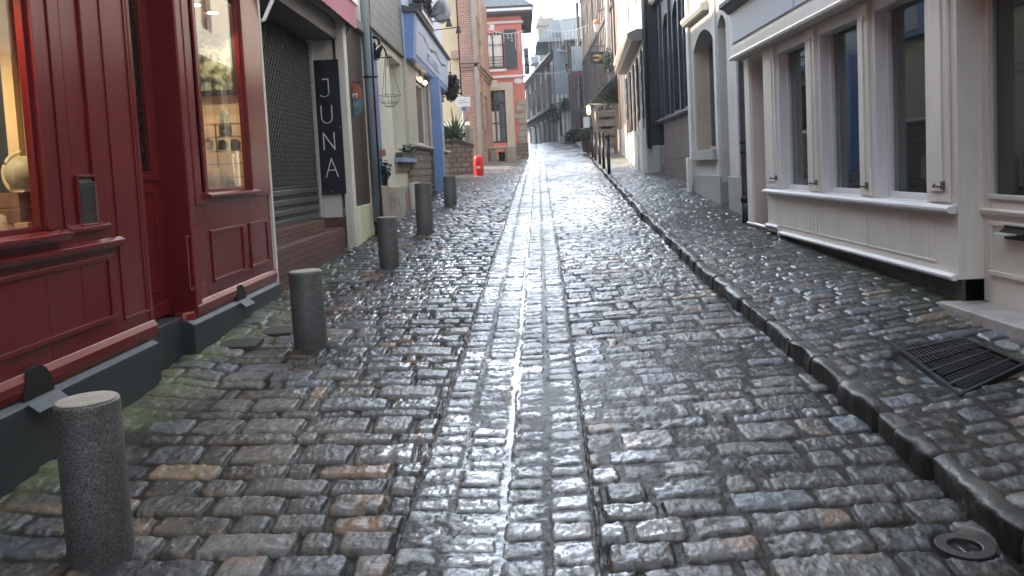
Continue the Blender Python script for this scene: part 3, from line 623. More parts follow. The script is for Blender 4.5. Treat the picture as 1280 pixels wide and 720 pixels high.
# ================================================================== RIGHT: dark blue shop
def blue_black_shop():
    fr = Fr((3.42, 15.7), (.04, 1), (-1, .04)); rt = thing('shop_building', 'dark slate blue shopfront with tall arched windows over brown stone', 'shop', (3.42, 15.7, .8))
    zs = 2.72; zt = 5.15
    holes = [(.35, 1.2, zs+.06, zt), (1.65, 2.65, zs+.06, zt), (3.1, 4.2, zs+.06, zt)]
    m = MB(); m.wall(fr, (0, 5.3), (zs, 5.6), (-.2, 0), holes)
    for h in holes: spandrel(m, fr, h[0], h[1], zt, .26, (-.2, 0))
    for k in (.1, 1.42, 2.87, 4.4): m.box(fr, (k-.05, k+.05), (0, .07), (zs, 5.5))
    m.build('wall', DKBLUE, rt, .006)
    for h in holes:
        window(rt, fr, (h[0], h[1]), (h[2], h[3]), -.1, DKBLUE, DGLASS, (1, 1), .06)
    m = moulding(fr, 0, 5.0, zs-.12, .12, 0, .16); m.build('sill', paint('worn_dark_sill', (.10, .11, .12), .5), rt, .004)
    m = moulding(fr, 0, 5.0, 5.6, .2, 0, .22); m.build('cornice', paint('worn_grey_cornice', (.30, .29, .29), .6), rt, .004)
    MB().box(fr, (0, 4.2), (-.25, .06), (.5, zs-.12)).box(fr, (0, 4.1), (.06, .1), (.5, 1.95)).build('base_course', BROWNST, rt, .01)
    MB().box(fr, (4.3, 5.3), (-.3, -.1), (.5, 5)).build('door', DKBLUE, rt)
    for k in range(2): MB().box(fr, (4.25, 5.3), (-.1, .1-.08*k), (.6, 1.42+.15*k)).build('step', BROWNST, rt, .01)
    MB().wall(fr, (0, 5.3), (5.8, 8.5), (-.2, 0), [(1, 1.9, 6.4, 7.8), (3.2, 4.1, 6.4, 7.8)]).build('upper_wall', BRICKR, rt)
    for a in (1, 3.2): window(rt, fr, (a, a+.9), (6.4, 7.8), -.1, WHITE2, DGLASS, (2, 3))
    body(rt, fr, 0, 5.3, .3, 8.5, 5, BRICKR)
blue_black_shop()
BX, BY = ony(809, 218, 20.8)[0], 20.8
m = MB(); fr = right(3.38); m.box(fr, (15.45, 15.62), (0, .05), (.9, 1.95)); 
tag(m.build('meter_box', BLACK, None, .005), 'narrow black meter box beside the brown stone base of the dark shop', 'box')

# ================================================================== RIGHT: white sunlit house with shutters
CRM = paint('sunlit_cream_render', (.78, .70, .56), .85, .08, .4, .15)
SHUT = paint('dark_plum_shutter', (.045, .035, .045), .5, .2, .1, .2)
def white_house():
    fr = Fr((BX, BY), (.0755, 1), (-1, .0755)); rt = thing('house', 'white house with plum shutters and dark slated end wall behind the black posts', 'house', (BX, BY, 1.2))
    def uz(px, py):                                    # pixel -> (u,z) on this facade
        r = ray(px, py); o = np.array([BX, BY, 0]); n = np.array([-1, .0755, 0.]); t = n@o/(n@r); P = r*t; return math.hypot(P[0]-BX, P[1]-BY), H+P[2]
    zg = 1.3; zs = uz(800, 165)[1]; zc = uz(809, 29)[1]; zh = zc-.35
    hs = [(.5, 1.55), (2.1, 3.15), (3.8, 4.9), (6.0, 6.9)]
    m = MB(); m.wall(fr, (0, 7.8), (zg-.6, 9.2), (-.25, 0), [(a, b, zs, zh) for a, b in hs]+[(1.2, 2.2, zc+1.0, zc+2.6), (4.6, 5.6, zc+1., zc+2.6)]); m.build('wall', LIMEW, rt, .01)
    for a, b in hs: window(rt, fr, (a, b), (zs, zh), -.12, WHITE2, DGLASS, (2, 3))
    for a in (1.2, 4.6): window(rt, fr, (a, a+1), (zc+1, zc+2.6), -.12, WHITE2, DGLASS, (2, 3))
    for a, b in hs:
        for s, e in ((a-.5, a-.02), (b+.02, b+.5)):
            m = MB(); m.box(fr, (s, e), (.02, .055), (zs+.02, zh)); 
            for k in range(4): m.box(fr, (s+.04, e-.04), (.055, .066), (zs+.15+k*(zh-zs)/4, zs+.15+k*(zh-zs)/4+(zh-zs)*.17))
            m.build('shutter', SHUT, rt, .004)
        MB().box(fr, (a-.08, b+.08), (0, .1), (zs-.1, zs)).build('sill', WHITE2, rt, .006)
    m = moulding(fr, -.15, 7.8, zc-.16, .3, 0, .38); m.build('cornice', paint('dark_grey_cornice', (.20, .185, .18), .6), rt, .005)  # cornice in one dark grey paint
    for u, hh in ((.02, 1.75), (1.9, 1.35), (3.4, 1.3), (5.2, 1.2)):
        MB().box(fr, (u, u+1.0), (0, .10), (zg-.4, fr.p(u, 0, 0).y*.058+.15+hh*.8)).build('base_block', paint('white_base_render', (.66, .64, .60), .85, .1, .3, .25), rt, .01)
    MB().box(fr, (6.9, 7.7), (0, .05), (1.3, 3.1)).build('brick_patch', brick('orange_brick', (.50, .24, .15), (.60, .32, .2), (.5, .42, .34)), rt)
    # end wall facing down the street
    fe = front(BY); x1 = ony(832, 218, BY)[0]; zl = ony(820, 182, BY)[1]
    MB().box(fe, (BX+.01, x1+1.8), (0, .05), (zl, 8.8)).build('slated_end_wall', brick('dark_wet_slates', (.030, .036, .045), (.05, .058, .07), (.012, .012, .014), .22, .15, .005, .4), rt)
    m = MB(); m.box(fe, (BX-.02, ony(825, 200, BY)[0]), (0, .12), (.7, zl)); m.box(fe, (ony(825, 200, BY)[0], x1), (0, .07), (.7, zl-.02)); m.build('end_wall_base', paint('pale_grey_block', (.47, .47, .45), .85, .08, .3, .25), rt, .012)
    body(rt, fr, 0, 7.8, .6, 9.2, 5, LIMEW, front_w=-.02)
white_house()
x_, z_ = ony(812, 180, 20.6)
downpipe('drainpipe', 'black drainpipe running down the corner of the white house', BX+.06, 20.62, z_-.1, 9.0, .055, BLACK, clips=(4, 6))
# cream and brick house after it
def cream_house():
    fr = Fr((BX+.0755*7.85, BY+7.85), (.0755, 1), (-1, .0755)); rt = thing('house', 'tall cream house with a red brick strip beside the black awning', 'house', (fr.o.x, fr.o.y, 1.7))
    hs = [(.6, 1.5), (2.6, 3.5)]
    m = MB(); m.wall(fr, (0, 4.6), (1.0, 11), (-.25, 0), [(a, b, 3.0, 5.2) for a, b in hs]+[(a, b, 6.6, 8.4) for a, b in hs]); m.build('wall', CRM, rt, .01)
    for a, b in hs: window(rt, fr, (a, b), (3, 5.2), -.1, WHITE2, DGLASS, (2, 3)); window(rt, fr, (a, b), (6.6, 8.4), -.1, WHITE2, DGLASS, (2, 3))
    MB().box(fr, (4.6, 5.6), (-.25, .03), (1, 11)).build('brick_pier', BRICKR, rt)
    MB().box(fr, (0, 4.6), (0, .07), (1, 3.0)).build('base_course', LIMEW, rt, .01)
    for z in (5.7, 9.2): moulding(fr, 0, 5.6, z, .2, 0, .18).build('string_course', CRM, rt)
    body(rt, fr, 0, 5.6, 1, 11, 6, CRM, front_w=-.02)
cream_house()

# ================================================================== LEFT: red shop
def red_shop():
    X = -2.6; fr = left(X); rt = thing('shop_building', 'glossy dark red wooden shopfront with lit display windows, on the left', 'shop', (X, 4, 0))
    zp = .655; u1 = 8.13; d0, d1 = 5.43, 6.12; W1 = (1.2, yx(44, X), onx(45, 289, X)[1], 2.98); W2 = (6.46, 7.55, 1.62, 3.42)
    def Z(px, py): return onx(px, py, X)[1]
    m = MB(); m.wall(fr, (-1, u1), (zp-.06, 8.6), (-.035, 0), [W1, W2, (d0, d1, 0, 3.5), (1.2, 2.3, 4.6, 6.1), (4.6, 5.7, 4.6, 6.1)]); m.build('wall', RED, rt, .004)
    for a in (1.2, 4.6): window(rt, fr, (a, a+1.1), (4.6, 6.1), -.1, WHITE2, DGLASS, (2, 3))
    # plinth, broken at the doorway
    f2 = left(-2.55)
    def plinth(a, b, w1):
        m = MB(); m.prof(fr, [(-.2, -.1), (w1, -.1), (w1, zp-.03), (.012, zp), (-.2, zp)], a, b); m.build('plinth', PLINTH, rt, .008)
    plinth(-1, d0-.06, .06); plinth(d1-.16, u1, .06)
    MB().box(fr, (d0-.06, d1-.16), (-.25, -.03), (-.1, zp+.04)).build('door_sill', PLINTH, rt, .01)
    # bottom rails
    for a, b in ((-1, d0), (d1, u1)): moulding(fr, a, b, zp, .12, 0, .035).build('skirting', RED, rt, .003)
    # window 1 frame and sill, stepped mouldings
    def surround(W, right_=True):
        a, b, c, d = W; m = MB()
        for k, (e, o) in enumerate(((.05, .045), (.10, .03), (.135, .012))):
            m.box(fr, (b+e-.05, b+e-.004), (0, o), (c-.0, d+e)); m.box(fr, (a-e+.004, a-e+.05), (0, o), (c, d+e)); m.box(fr, (a-e+.05, b+e-.05), (0, o), (d+e-.05, d+e-.004))
        m.build('window_surround', RED, rt, .004)
        m = MB(); m.box(fr, (b-.022, b+.002), (-.03, .01), (c, d)); m.box(fr, (a-.002, a+.022), (-.03, .01), (c, d)); m.box(fr, (a+.022, b-.022), (-.03, .004), (c-.002, c+.025)); m.box(fr, (a+.022, b-.022), (-.03, .004), (d-.025, d))
        f = m.build('window', RED, rt, .003); MB().box(fr, (a+.02, b-.02), (-.018, -.012), (c+.01, d-.01)).build('pane', GLASS, f)
    surround(W1); surround(W2)
    m = moulding(fr, W1[0]-.2, W1[1]+.16, W1[2]-.065, .06, 0, .085); m.build('sill', RED, rt, .003)
    m = moulding(fr, W2[0]-.02, W2[1]+.13, W2[2]-.06, .055, 0, .075); m.build('sill', RED, rt, .003)
    # flat pilasters / panels of the pier
    m = MB(); a, b = yx(73, X), yx(126, X, 290); frame_panel(m, fr, (a, b), (Z(100, 285), 3.2), 0, .022, .012)
    m.box(fr, (yx(112, X), yx(124, X)), (0, .02), (Z(115, 280), 3.2)); m.build('pier_panel', RED, rt, .004)
    moulding(fr, yx(74, X), yx(126, X), Z(100, 290), .035, 0, .04).build('ledge', RED, rt, .002)
    m = moulding(fr, 2.2, yx(139, X), Z(137, 309), .06, 0, .05); m.build('ledge', RED, rt, .002)
    m = MB(); frame_panel(m, fr, (2.6, yx(137, X, 330)), (Z(137, 400)+.0, Z(137, 318)), 0, .028, .014); m.build('base_panel', RED, rt, .003)
    m = MB(); a, b = yx(147, X, 300), yx(178, X, 300); frame_panel(m, fr, (a, b), (.84, 3.1), 0, .02, .010); m.build('door_pier_panel', RED, rt, .003)
    # ventilation grille
    a, b = yx(97, X, 250), yx(119, X, 250); z0, z1 = Z(108, 279), Z(108, 224)
    m = MB(); m.box(fr, (a, b), (.0, .006), (z0, z1)); 
    for k in range(18): z = z0+.01+(z1-z0-.02)*k/18; m.prof(fr, [(.006, z), (.022, z), (.008, z+.009)], a+.008, b-.008)
    gr = m.build('vent_grille', simple('dull_metal_louvre', (.16, .15, .15), .35, .6), rt)
    m = MB(); frame_panel(m, fr, (a-.02, b+.02), (z0-.02, z1+.025), 0, .014, .022); m.build('grille_frame', RED, gr, .002)
    # arched black vents in the plinth with slanted lids
    for c, r in ((onx(52, 490, -2.55)[0], .13), (onx(303, 362, -2.55)[0], .11)):
        m = MB(); pts = [(c+r*math.cos(t), zp-.02+1.25*r*math.sin(t)) for t in [math.pi*k/14 for k in range(15)]]; m.poly(fr, pts, .0, .040); m.build('cellar_vent', simple('vent_black', (.004, .004, .004), .9), rt)
        m = MB(); m.prof(fr, [(.06, zp-.03), (.12, zp-.075), (.12, zp-.065), (.06, zp-.018)], c-r*1.1, c+r*1.0); m.build('vent_lid', PLINTH, rt, .002)
    # door recess
    fd = left(X-.18); m = MB(); zg = onx(180, 214, X-.18)[1]
    gu = (d0+.06, onx(170, 0, X-.18)[0])
    m.wall(fd, (d0, d1), (zp+.04, 3.5), (-.05, 0), [(gu[0], gu[1], zg, 3.3)])
    m.box(fd, (d0+.03, d1-.08), (0, .02), (zg-.07, zg-.03)); m.box(fd, (gu[1]+.0, gu[1]+.02), (0, .014), (zg, 3.3)); m.box(fd, (d0+.04, d1-.1), (0, .03), (zp+.06, zp+.16))
    frame_panel(m, fd, (d0+.08, d1-.14), (zp+.24, zg-.14), 0, .02, .012)
    dr = m.build('door', RED, rt, .003)
    MB().box(fd, (gu[0], gu[1]), (-.03, -.02), (zg, 3.3)).build('pane', simple('black_figured_glass', (.006, .007, .008), .25), dr)
    m = MB()
    rn = random.Random(3)
    for k in range(60):
        u = rn.uniform(gu[0]+.01, gu[1]-.01); z = rn.uniform(zg+.02, 3.2); t = rn.uniform(0, 6.28); m.tube([fd.p(u, -.016, z), fd.p(u+.02*math.cos(t), -.014, z+.03*math.sin(t)), fd.p(u+.03*math.cos(t+1), -.016, z+.05*math.sin(t+.6))], .0022, 4)
    m.build('glass_tracery', simple('dark_scroll_iron', (.03, .03, .03), .4, .5), dr)
    m = MB(); m.box(fr, (d1-.01, d1+.10), (-.19, .03), (zp, 3.5)); m.box(fr, (d0-.05, d0+.004), (-.16, .012), (zp, 3.5)); m.lathe((X-.06, d1-.045, zp-.05), [(.085, 0), (.085, .09), (.07, .11)], 16); m.build('door_post', RED, rt, .01)
    # panels below window 2
    zt = Z(290, 252)-.0
    m = MB()
    for (p, q, t, bt) in ((231, 247, 295, 385), (263, 304, 275, 355), (312, 335, 265, 340)):
        a, b = yx(p, X, 300), yx(q, X, 300); frame_panel(m, fr, (a, b), (.87, 1.30), 0, .026, .014)
    m.build('base_panel', RED, rt, .003)
    m = MB(); m.box(fr, (d1+.12, yx(254, X)), (0, .03), (Z(237, 258), 3.5)); m.box(fr, (yx(309, X), u1-.02), (0, .03), (Z(330, 244), 3.6)); m.box(fr, (d1+.10, u1), (0, .022), (Z(290, 247)-.012, Z(290, 247)+.012)); m.build('pilaster', RED, rt, .008)
    MB().box(fr, (u1, u1+.05), (-.25, .03), (.3, 3.8)).build('edge_strip', paint('flaking_white_strip', (.62, .60, .56), .7, .15, .2, .4), rt, .004)
    body(rt, fr, -1, u1-.005, -.3, 8.6, 5, RED, front_w=.2, t=.06)
    # display rooms
    warm = paint('warm_display_wall', (.62, .47, .30), .8, .06, 0, .05)
    o = interior(rt, fr, -.5, 5.1, W1[2]-.03, 3.05, -.04, -1.05, warm)
    m = MB(); m.box(WORLD, (-3.62, ony(4, 100, 4.9)[0]), (4.9, 4.95), (1.44, 3.02)); m.build('dark_backboard', simple('dark_felt', (.018, .022, .022), .9), rt)
    m = MB(); m.box(WORLD, (ony(6, 100, 4.85)[0], ony(20, 100, 4.85)[0]), (4.82, 4.87), (1.44, 3.0)); m.build('post', paint('warm_cream_board', (.75, .60, .38), .6), rt)
    room = interior(rt, fr, 6.2, 8.02, 1.60, 3.31, -.04, -1.6, paint('cream_display_wall', (.66, .52, .38), .8, .05, 0, .04))
    return rt
RS = red_shop()
def lamp(x, y, z, e, rad, parent, sz=.04, spot=False):
    o = bpy.data.objects.new('bulb_light', bpy.data.lights.new('bulb_light', 'SPOT' if spot else 'POINT')); o.data.energy = e*(2.2 if spot else 1)
    if spot: o.data.spot_size = R(150); o.data.spot_blend = .6
    o.data.color = (1, .70, .38); o.data.shadow_soft_size = sz; COL.objects.link(o); o.location = (x, y, z-.05)
    if parent is not None: o.parent = parent; o.location = Vector((x, y, z-.05))-Vector(parent['org'])
LAMPW = simple('lit_lamp_face', (1, .9, .7), .5, emit=(1, .80, .52), es=7)
def downlight(px, py, Y, label, e, zfix=None):
    x, z = ony(px, py, Y)
    if zfix: z = zfix
    o = thing('downlight', label, 'ceiling light', (x, Y, z), 'spotlights in the red shop window ceiling')
    m = MB(); m.lathe((x, Y, z-.012), [(.05, 0), (.052, .012)], 20); m.build('lit_face', LAMPW, o)
    m = MB(); m.lathe((x, Y, z-.008), [(.066, 0), (.068, .010)], 20); m.build('rim', WHITE2, o); lamp(x, Y, z-.03, e, .04, o, spot=True)
def warm_lamps():
    # ceiling spots: their height is the ceiling of the display room
    for px, py, lab in ((243, 5, 'left one of two round ceiling spots in the second red shop window'), (266, 15, 'right one of two round ceiling spots in the second red shop window')):
        r = ray(px, py); t = (3.30-H)/r[2]; downlight(px, py, r[1]*t, lab, 9, 3.30)
    o = thing('downlight', 'ceiling spot above the globe in the first red shop window', 'ceiling light', (-3.0, 3.3, 3.04), 'spotlights in the red shop window ceiling')
    MB().lathe((-3.0, 3.3, 3.03), [(.05, 0), (.052, .012)], 20).build('lit_face', LAMPW, o); lamp(-2.95, 3.9, 2.95, 22, .04, o, spot=True)
warm_lamps()
def items():
    CR = paint('cream_ceramic', (.66, .58, .42), .4); KR = paint('kraft_box', (.50, .33, .18), .8)
    # globe
    x, z = ony(31, 217, 4.5); x += .0; r = .10
    o = thing('globe', 'old cream table globe in a curved frame, in the first red window', 'globe', (x, 4.5, 1.47))
    m = MB(); m.lathe((x, 4.5, z-r), [(r*math.sin(math.pi*k/14)+.0005, r-r*math.cos(math.pi*k/14)) for k in range(15)], 24); m.build('ball', paint('aged_globe_paper', (.42, .40, .30), .5, .45, 0, .5, 20), o)
    m = MB(); m.tube([(x-.0+(r+.022)*math.cos(t), 4.5, z+(r+.022)*math.sin(t)) for t in [math.radians(95+k*12) for k in range(16)]], .012, 6); m.build('arc', CR, o)
    m = MB(); m.tube([(x, 4.5, z-r-.05), (x, 4.5, z-r)], .012); m.lathe((x, 4.5, 1.70), [(.07, 0), (.06, .015), (.02, .03)], 20); m.build('stand', CR, o)
    o = thing('wooden_box', 'stack of brown wooden boxes under the globe', 'box', (x, 4.5, 1.44)); xb, zb0 = ony(22, 300, 4.45)
    for i in range(3): MB().box(WORLD, (xb-.1-.01*i, xb+.06), (4.40, 4.58), (1.435+i*.088, 1.52+i*.088)).build('box_layer', wood('warm_brown_wood', (.20, .09, .05)), o, .004)
    x2, z2 = ony(8, 262, 4.42)
    o = thing('glass_jar', 'cream jar with ring handle beside the wooden boxes', 'jar', (x2, 4.3, 1.44)); m = MB(); m.lathe((x2, 4.3, 1.44), [(.07, 0), (.075, .05), (.06, .13), (.03, .15)], 18); m.build('jar_body', CR, o)
    MB().tube([(x2+.035*math.cos(t), 4.3, 1.62+.035*math.sin(t)) for t in [k*math.pi/6 for k in range(13)]], .010, 6).build('ring', CR, o)
    x3, z3 = ony(14, 292, 4.3); m = MB(); m.lathe((x3, 4.22, 1.44), [(.05, 0), (.065, .03), (.055, .08), (.02, .1)], 16); tag(m.build('teapot', simple('brown_glaze', (.28, .17, .10), .25), None), 'small brown glazed pot at the front of the first red window', 'pot')
    x3, z3 = ony(29, 288, 4.32); m = MB(); m.box(WORLD, (x3-.035, x3+.04), (4.30, 4.34), (1.438, 1.53)); tag(m.build('card_box', KR, None, .003), 'small kraft card box at the right corner of the first red window', 'box')
    # picture frame
    Y = 7.98; x0, z0 = ony(232, 122, Y); x1, z1 = ony(294, 41, Y)
    o = thing('picture', 'black framed grey and green picture hanging on the cream wall of the red shop', 'picture', (x0, Y, z0)); fe = front(Y)
    m = MB(); b = .055; m.box(fe, (x0, x1), (0, .045), (z0, z0+b)); m.box(fe, (x0, x1), (0, .045), (z1-b, z1)); m.box(fe, (x0, x0+b), (0, .045), (z0+b, z1-b)); m.box(fe, (x1-b, x1), (0, .045), (z0+b, z1-b)); m.build('frame', BLACK, o, .004)
    mt, t, bb = newmat('mottled_print'); tcn = N(t, 'ShaderNodeTexCoord'); n1 = noise(t, tcn.outputs['Object'], 9, 6, .7)
    t.links.new(ramp(t, n1, .44, .58, (.018, .022, .018, 1), (.24, .27, .22, 1)), bb.inputs['Base Color']); bb.inputs['Roughness'].default_value = .3
    MB().box(fe, (x0+b, x1-b), (.005, .02), (z0+b, z1-b)).build('print', mt, o)
    # glass shelf stand with small goods
    Y = 7.6; xa, za = ony(270, 180, Y); xb_, _ = ony(301, 180, Y)
    o = thing('display_shelf', 'glass display shelves below the framed picture in the red shop', 'shelf', (xa, Y, 1.6)); m = MB()
    GL = simple('smoky_glass_shelf', (.20, .19, .17), .1)
    for q in (155, 171, 189, 205, 222): z = ony(285, q, Y)[1]; MB().box(WORLD, (xa-.05, xb_), (Y-.08, Y+.14), (z-.004, z+.004)).build('shelf_board', GL, o)
    for xx in (xa-.04, xb_-.01): MB().tube([(xx, Y+.12, 1.6), (xx, Y+.12, ony(285, 153, Y)[1])], .006, 6).build('upright', GL, o)
    MB().box(WORLD, (xa+.02, xb_-.1), (Y+.05, Y+.06), (ony(285, 171, Y)[1], ony(285, 156, Y)[1])).build('back_plate', simple('grey_back_plate', (.25, .23, .2), .5), o)
    rn = random.Random(5)
    for i, (px, py, hh, c, lab) in enumerate(((281, 154, .12, (.55, .60, .40), 'small white and green card on top of the glass shelves'), (261, 189, .12, (.60, .42, .30), 'pale flowered card left on the middle glass shelf'), (279, 188, .10, (.10, .08, .07), 'dark purse beside the flowered card on the glass shelf'), (295, 188, .11, (.16, .13, .12), 'brown pouch at the right end of the glass shelf'))):
        x, z = ony(px, py, Y-.02); m = MB(); m.poly(front(Y-.02), [(x-.045, z+.005), (x+.045, z+.005), (x+.05, z+hh*.7), (x+.015, z+hh), (x-.035, z+hh*.95)], 0, .02); tag(m.build('display_card', paint('goods_%d' % i, c, .6, .5, 0, .4, 40), None, .004), lab, 'card', 'goods on the glass shelves')
    for i, (px, py, r, c, lab) in enumerate(((258, 235, .07, (.07, .05, .04), 'dark round bag on the floor of the second red window'), (273, 228, .11, (.42, .27, .15), 'straw coloured bag slumped in the second red window'), (287, 236, .055, (.12, .10, .09), 'small grey round tin in the second red window'))):
        x, z = ony(px, py, 7.3); m = MB(); m.lathe((x, 7.3, 1.60), [(r*.6, 0), (r, r*.5), (r*.95, r*1.2), (r*.55, r*1.9), (.01, r*2.1)], 14, .12); tag(m.build('bag', paint('bag_%d' % i, c, .8, .3, .3, .3, 30), None), lab, 'bag')
items()

# ================================================================== LEFT: shuttered shop with the vertical sign
def juna_shop():
    X = -2.52; rt = thing('shop_building', 'shop closed with a black chevron shutter under a pink awning above brick steps', 'shop', (X, 10, .5))
    fr = left(X); XS = -2.93; fs = left(XS); y1 = 11.45; fe = front(y1); zc = 3.62
    zb = onx(345, 286, XS)[1]
    # shutter: ribs at the bottom, chevron links above
    z_r = onx(370, 232, XS)[1]
    m = MB(); m.box(fs, (8.2, y1), (-.06, -.02), (zb-.1, zc+.1)); sh = m.build('shutter', simple('shutter_black', (.018, .019, .021), .5, .3), rt)
    GM = simple('shutter_dark_metal', (.022, .023, .025), .45, .4)
    m = MB(); h = (z_r-zb)/4
    for k in range(4): z = zb+k*h; m.prof(fs, [(-.02, z), (.02, z+.01), (.02, z+h*.55), (.0, z+h*.75), (.022, z+h*.86), (.0, z+h*.97), (-.02, z+h)], 8.25, y1-.02)
    m.build('slat_band', paint('shutter_grey_slats', (.085, .095, .10), .4, .15, .1, .3, metal=.3), sh)
    m = MB(); pw, ph = .105, .058; nr = int((zc-z_r)/ph)
    for r in range(nr):
        z = z_r+r*ph
        for c in range(int((y1-8.25)/pw)):
            u = 8.25+c*pw+(pw/2 if r % 2 else 0)
            m.add([fs.p(u, .0, z), fs.p(u+.022, .014, z), fs.p(u+.062, .018, z+ph*1.0), fs.p(u+.045, .004, z+ph*1.05), fs.p(u+.09, .0, z), fs.p(u+.075, .014, z)], [(0, 1, 2, 3), (3, 2, 5, 4)])
    m.build('chevron_link', GM, sh)
    MB().box(fs, (8.2, y1), (-.02, .03), (zb-.04, zb+.0)).build('bottom_bar', GM, sh, .004)
    MB().box(fs, (y1-.1, y1-.01), (-.02, .05), (zb, zc)).build('guide_rail', paint('pale_grey_rail', (.42, .42, .42), .4), rt, .004)
    # end wall of the recess carrying the sign
    xr, xl = ony(437, 240, y1)[0]+.01, XS-.2
    zlo = ony(416, 272, y1)[1]
    MB().box(fe, (xl, ony(424, 200, y1)[0]), (-.2, 0), (zlo, zc)).build('recess_wall', paint('recess_white', (.50, .51, .52), .6, .08, .05, .25), rt, .004)
    # white post at the corner, reaching the ground
    m = MB(); a = ony(423, 120, y1)[0]; b = ony(433.5, 120, y1)[0]; m.box(fe, (a, b+.01), (-.16, .03), (.3, 4.0)); m.build('corner_post', paint('worn_white_post', (.60, .59, .55), .6, .1, .2, .5), rt, .012)
    MB().box(fe, (XS-.05, a), (-.16, .0), (.3, zlo)).build('step_side', BRICKB, rt)
    # brick steps
    zt = onx(400, 279, -2.73)[1]
    zA = onx(343, 290, -2.70)[1]
    m = MB(); m.box(left(0), (8.18, 10.75), (XS-.1, -2.70), (.2, zA)); m.build('step', BRICKB, rt, .012)
    m = MB(); m.box(left(0), (8.18, y1-.03), (XS-.1, -2.58), (.1, zA-.16)); m.build('step', BRICKB, rt, .012)
    # wall above and the rest
    MB().box(fr, (8.18, y1+.1), (-.35, 0), (zc+.28, 8.4)).build('wall', LIMEW, rt)
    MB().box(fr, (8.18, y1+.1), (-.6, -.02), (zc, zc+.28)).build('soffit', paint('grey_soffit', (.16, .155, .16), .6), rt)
    body(rt, left(XS), 8.18, y1+.1, -.1, 8.4, 5, LIMEW, front_w=0)
    MB().tube([(-2.62, 8.22, 3.30), (-2.56, 8.25, 3.32), (-2.49, 8.3, 3.5), (-2.42, 8.35, 3.66)], .022, 6).build('bracket', WHITE2, rt)
    # awning
    xe, ze = -2.30, onx(446, 37, -2.30)[1]; ye = onx(446, 37, -2.30)[0]
    AW = paint('faded_pink_canvas', (.52, .22, .27), .85, .18, .3, .35)
    o = MB()
    n = 26; vs = []; fs_ = []
    for k in range(n+1):
        u = 8.25+(ye-8.25)*k/n; vs += [(xe, u, ze+(.0 if k % 2 else .012)), (xe+.004, u, ze+.34), (-2.5, u, ze+.46)]
    for k in range(n): fs_ += [(3*k, 3*k+1, 3*k+4, 3*k+3), (3*k+1, 3*k+2, 3*k+5, 3*k+4)]
    k0 = len(vs); vs += [(x-.012, y, z) for x, y, z in vs]; fs_ += [tuple(i+k0 for i in f[::-1]) for f in fs_[:2*n]]
    o.add(vs, fs_); aw = o.build('awning', AW, rt)
    MB().box(left(0), (8.2, ye+.06), (-2.36, -2.27), (ze+.34, ze+.42)).build('front_bar', WHITE2, aw, .01)
    MB().tube([(-2.34, ye-.1, ze+.1), (-2.62, ye-.05, ze-.42)], .02, 6).build('arm', GREYPIPE, aw)
    # sign board with its four letters
    x0, z0 = ony(399, 243.5, y1-.03); x1, z1 = ony(422, 74, y1-.03); x1b = ony(434, 243, y1-.03)[0]
    xs = ony(388, 75, y1-.03)[0]; x0, x1 = (x0+xs)/2, (x1+x1b)/2
    sg = thing('shop_sign', 'tall black sign board with thin white letters JUNA beside the shutter', 'sign', (x0, y1-.03, z0)); f = front(y1-.03)
    MB().box(f, (x0, x1), (0, .025), (z0, z1)).build('board', simple('satin_black_board', (.008, .011, .018), .32), sg, .003)
    LW = simple('white_lettering', (.82, .82, .80), .5); s = (x1-x0)
    def let(name, cx, cy, paths, hh, ww, t=.013):
        m = MB()
        for pth in paths:
            pp = [f.p(cx+a*ww/2, .028, cy+b*hh/2) for a, b in pth]
            for i in range(len(pp)-1):
                d = (pp[i+1]-pp[i]); L_ = d.length; d.normalize(); nn = Vector((-d.z, 0, d.x))*t/2; e = d*t*.35
                q = [pp[i]-e+nn, pp[i+1]+e+nn, pp[i+1]+e-nn, pp[i]-e-nn]; m.add(q+[v+Vector((0, .004, 0)) for v in q], [(0, 1, 2, 3), (0, 4, 5, 1), (2, 6, 7, 3), (1, 5, 6, 2), (3, 7, 4, 0)])
        m.build(name, LW, sg)
    arc = lambda cx, cy, rx, ry, a, b, n=10: [(cx+rx*math.cos(math.radians(a+(b-a)*k/n)), cy+ry*math.sin(math.radians(a+(b-a)*k/n))) for k in range(n+1)]
    J = [[(-.35, 1), (.5, 1)], [(.5, 1)]+arc(-.15, -.5, .65, .5, 0, -110)+[(-.75, -.85)]]
    U = [[(-.8, 1)]+arc(0, -.3, .8, .7, 180, 360, 14)+[(.8, 1)]]
    Nn = [[(-.8, -1), (-.8, 1), (.8, -1), (.8, 1)]]; A = [[(-.9, -1), (0, 1), (.9, -1)], [(-.58, -.28), (.58, -.28)]]
    for nm, pa, (lx, ly0, ly1) in (('letter', J, (406.5, 99, 121)), ('letter', U, (408.5, 132, 154)), ('letter', Nn, (411.5, 166, 187)), ('letter', A, (415, 198, 221))):
        cx, ca = ony(lx, (ly0+ly1)/2, y1-.05); _, zt_ = ony(lx, ly0, y1-.05); _, zb2 = ony(lx, ly1, y1-.05); let(nm, cx, (zt_+zb2)/2, pa, zt_-zb2, .19)
    m = MB()
    for a, b in ((.5, .985), (.06, .49), (.94, .49), (.5, .02)): m.lathe(tuple(f.p(x0+a*s, .027, z0+b*(z1-z0))), [(.006, 0), (.006, .008)], 8)
    m.build('screw', LW, sg)
juna_shop()

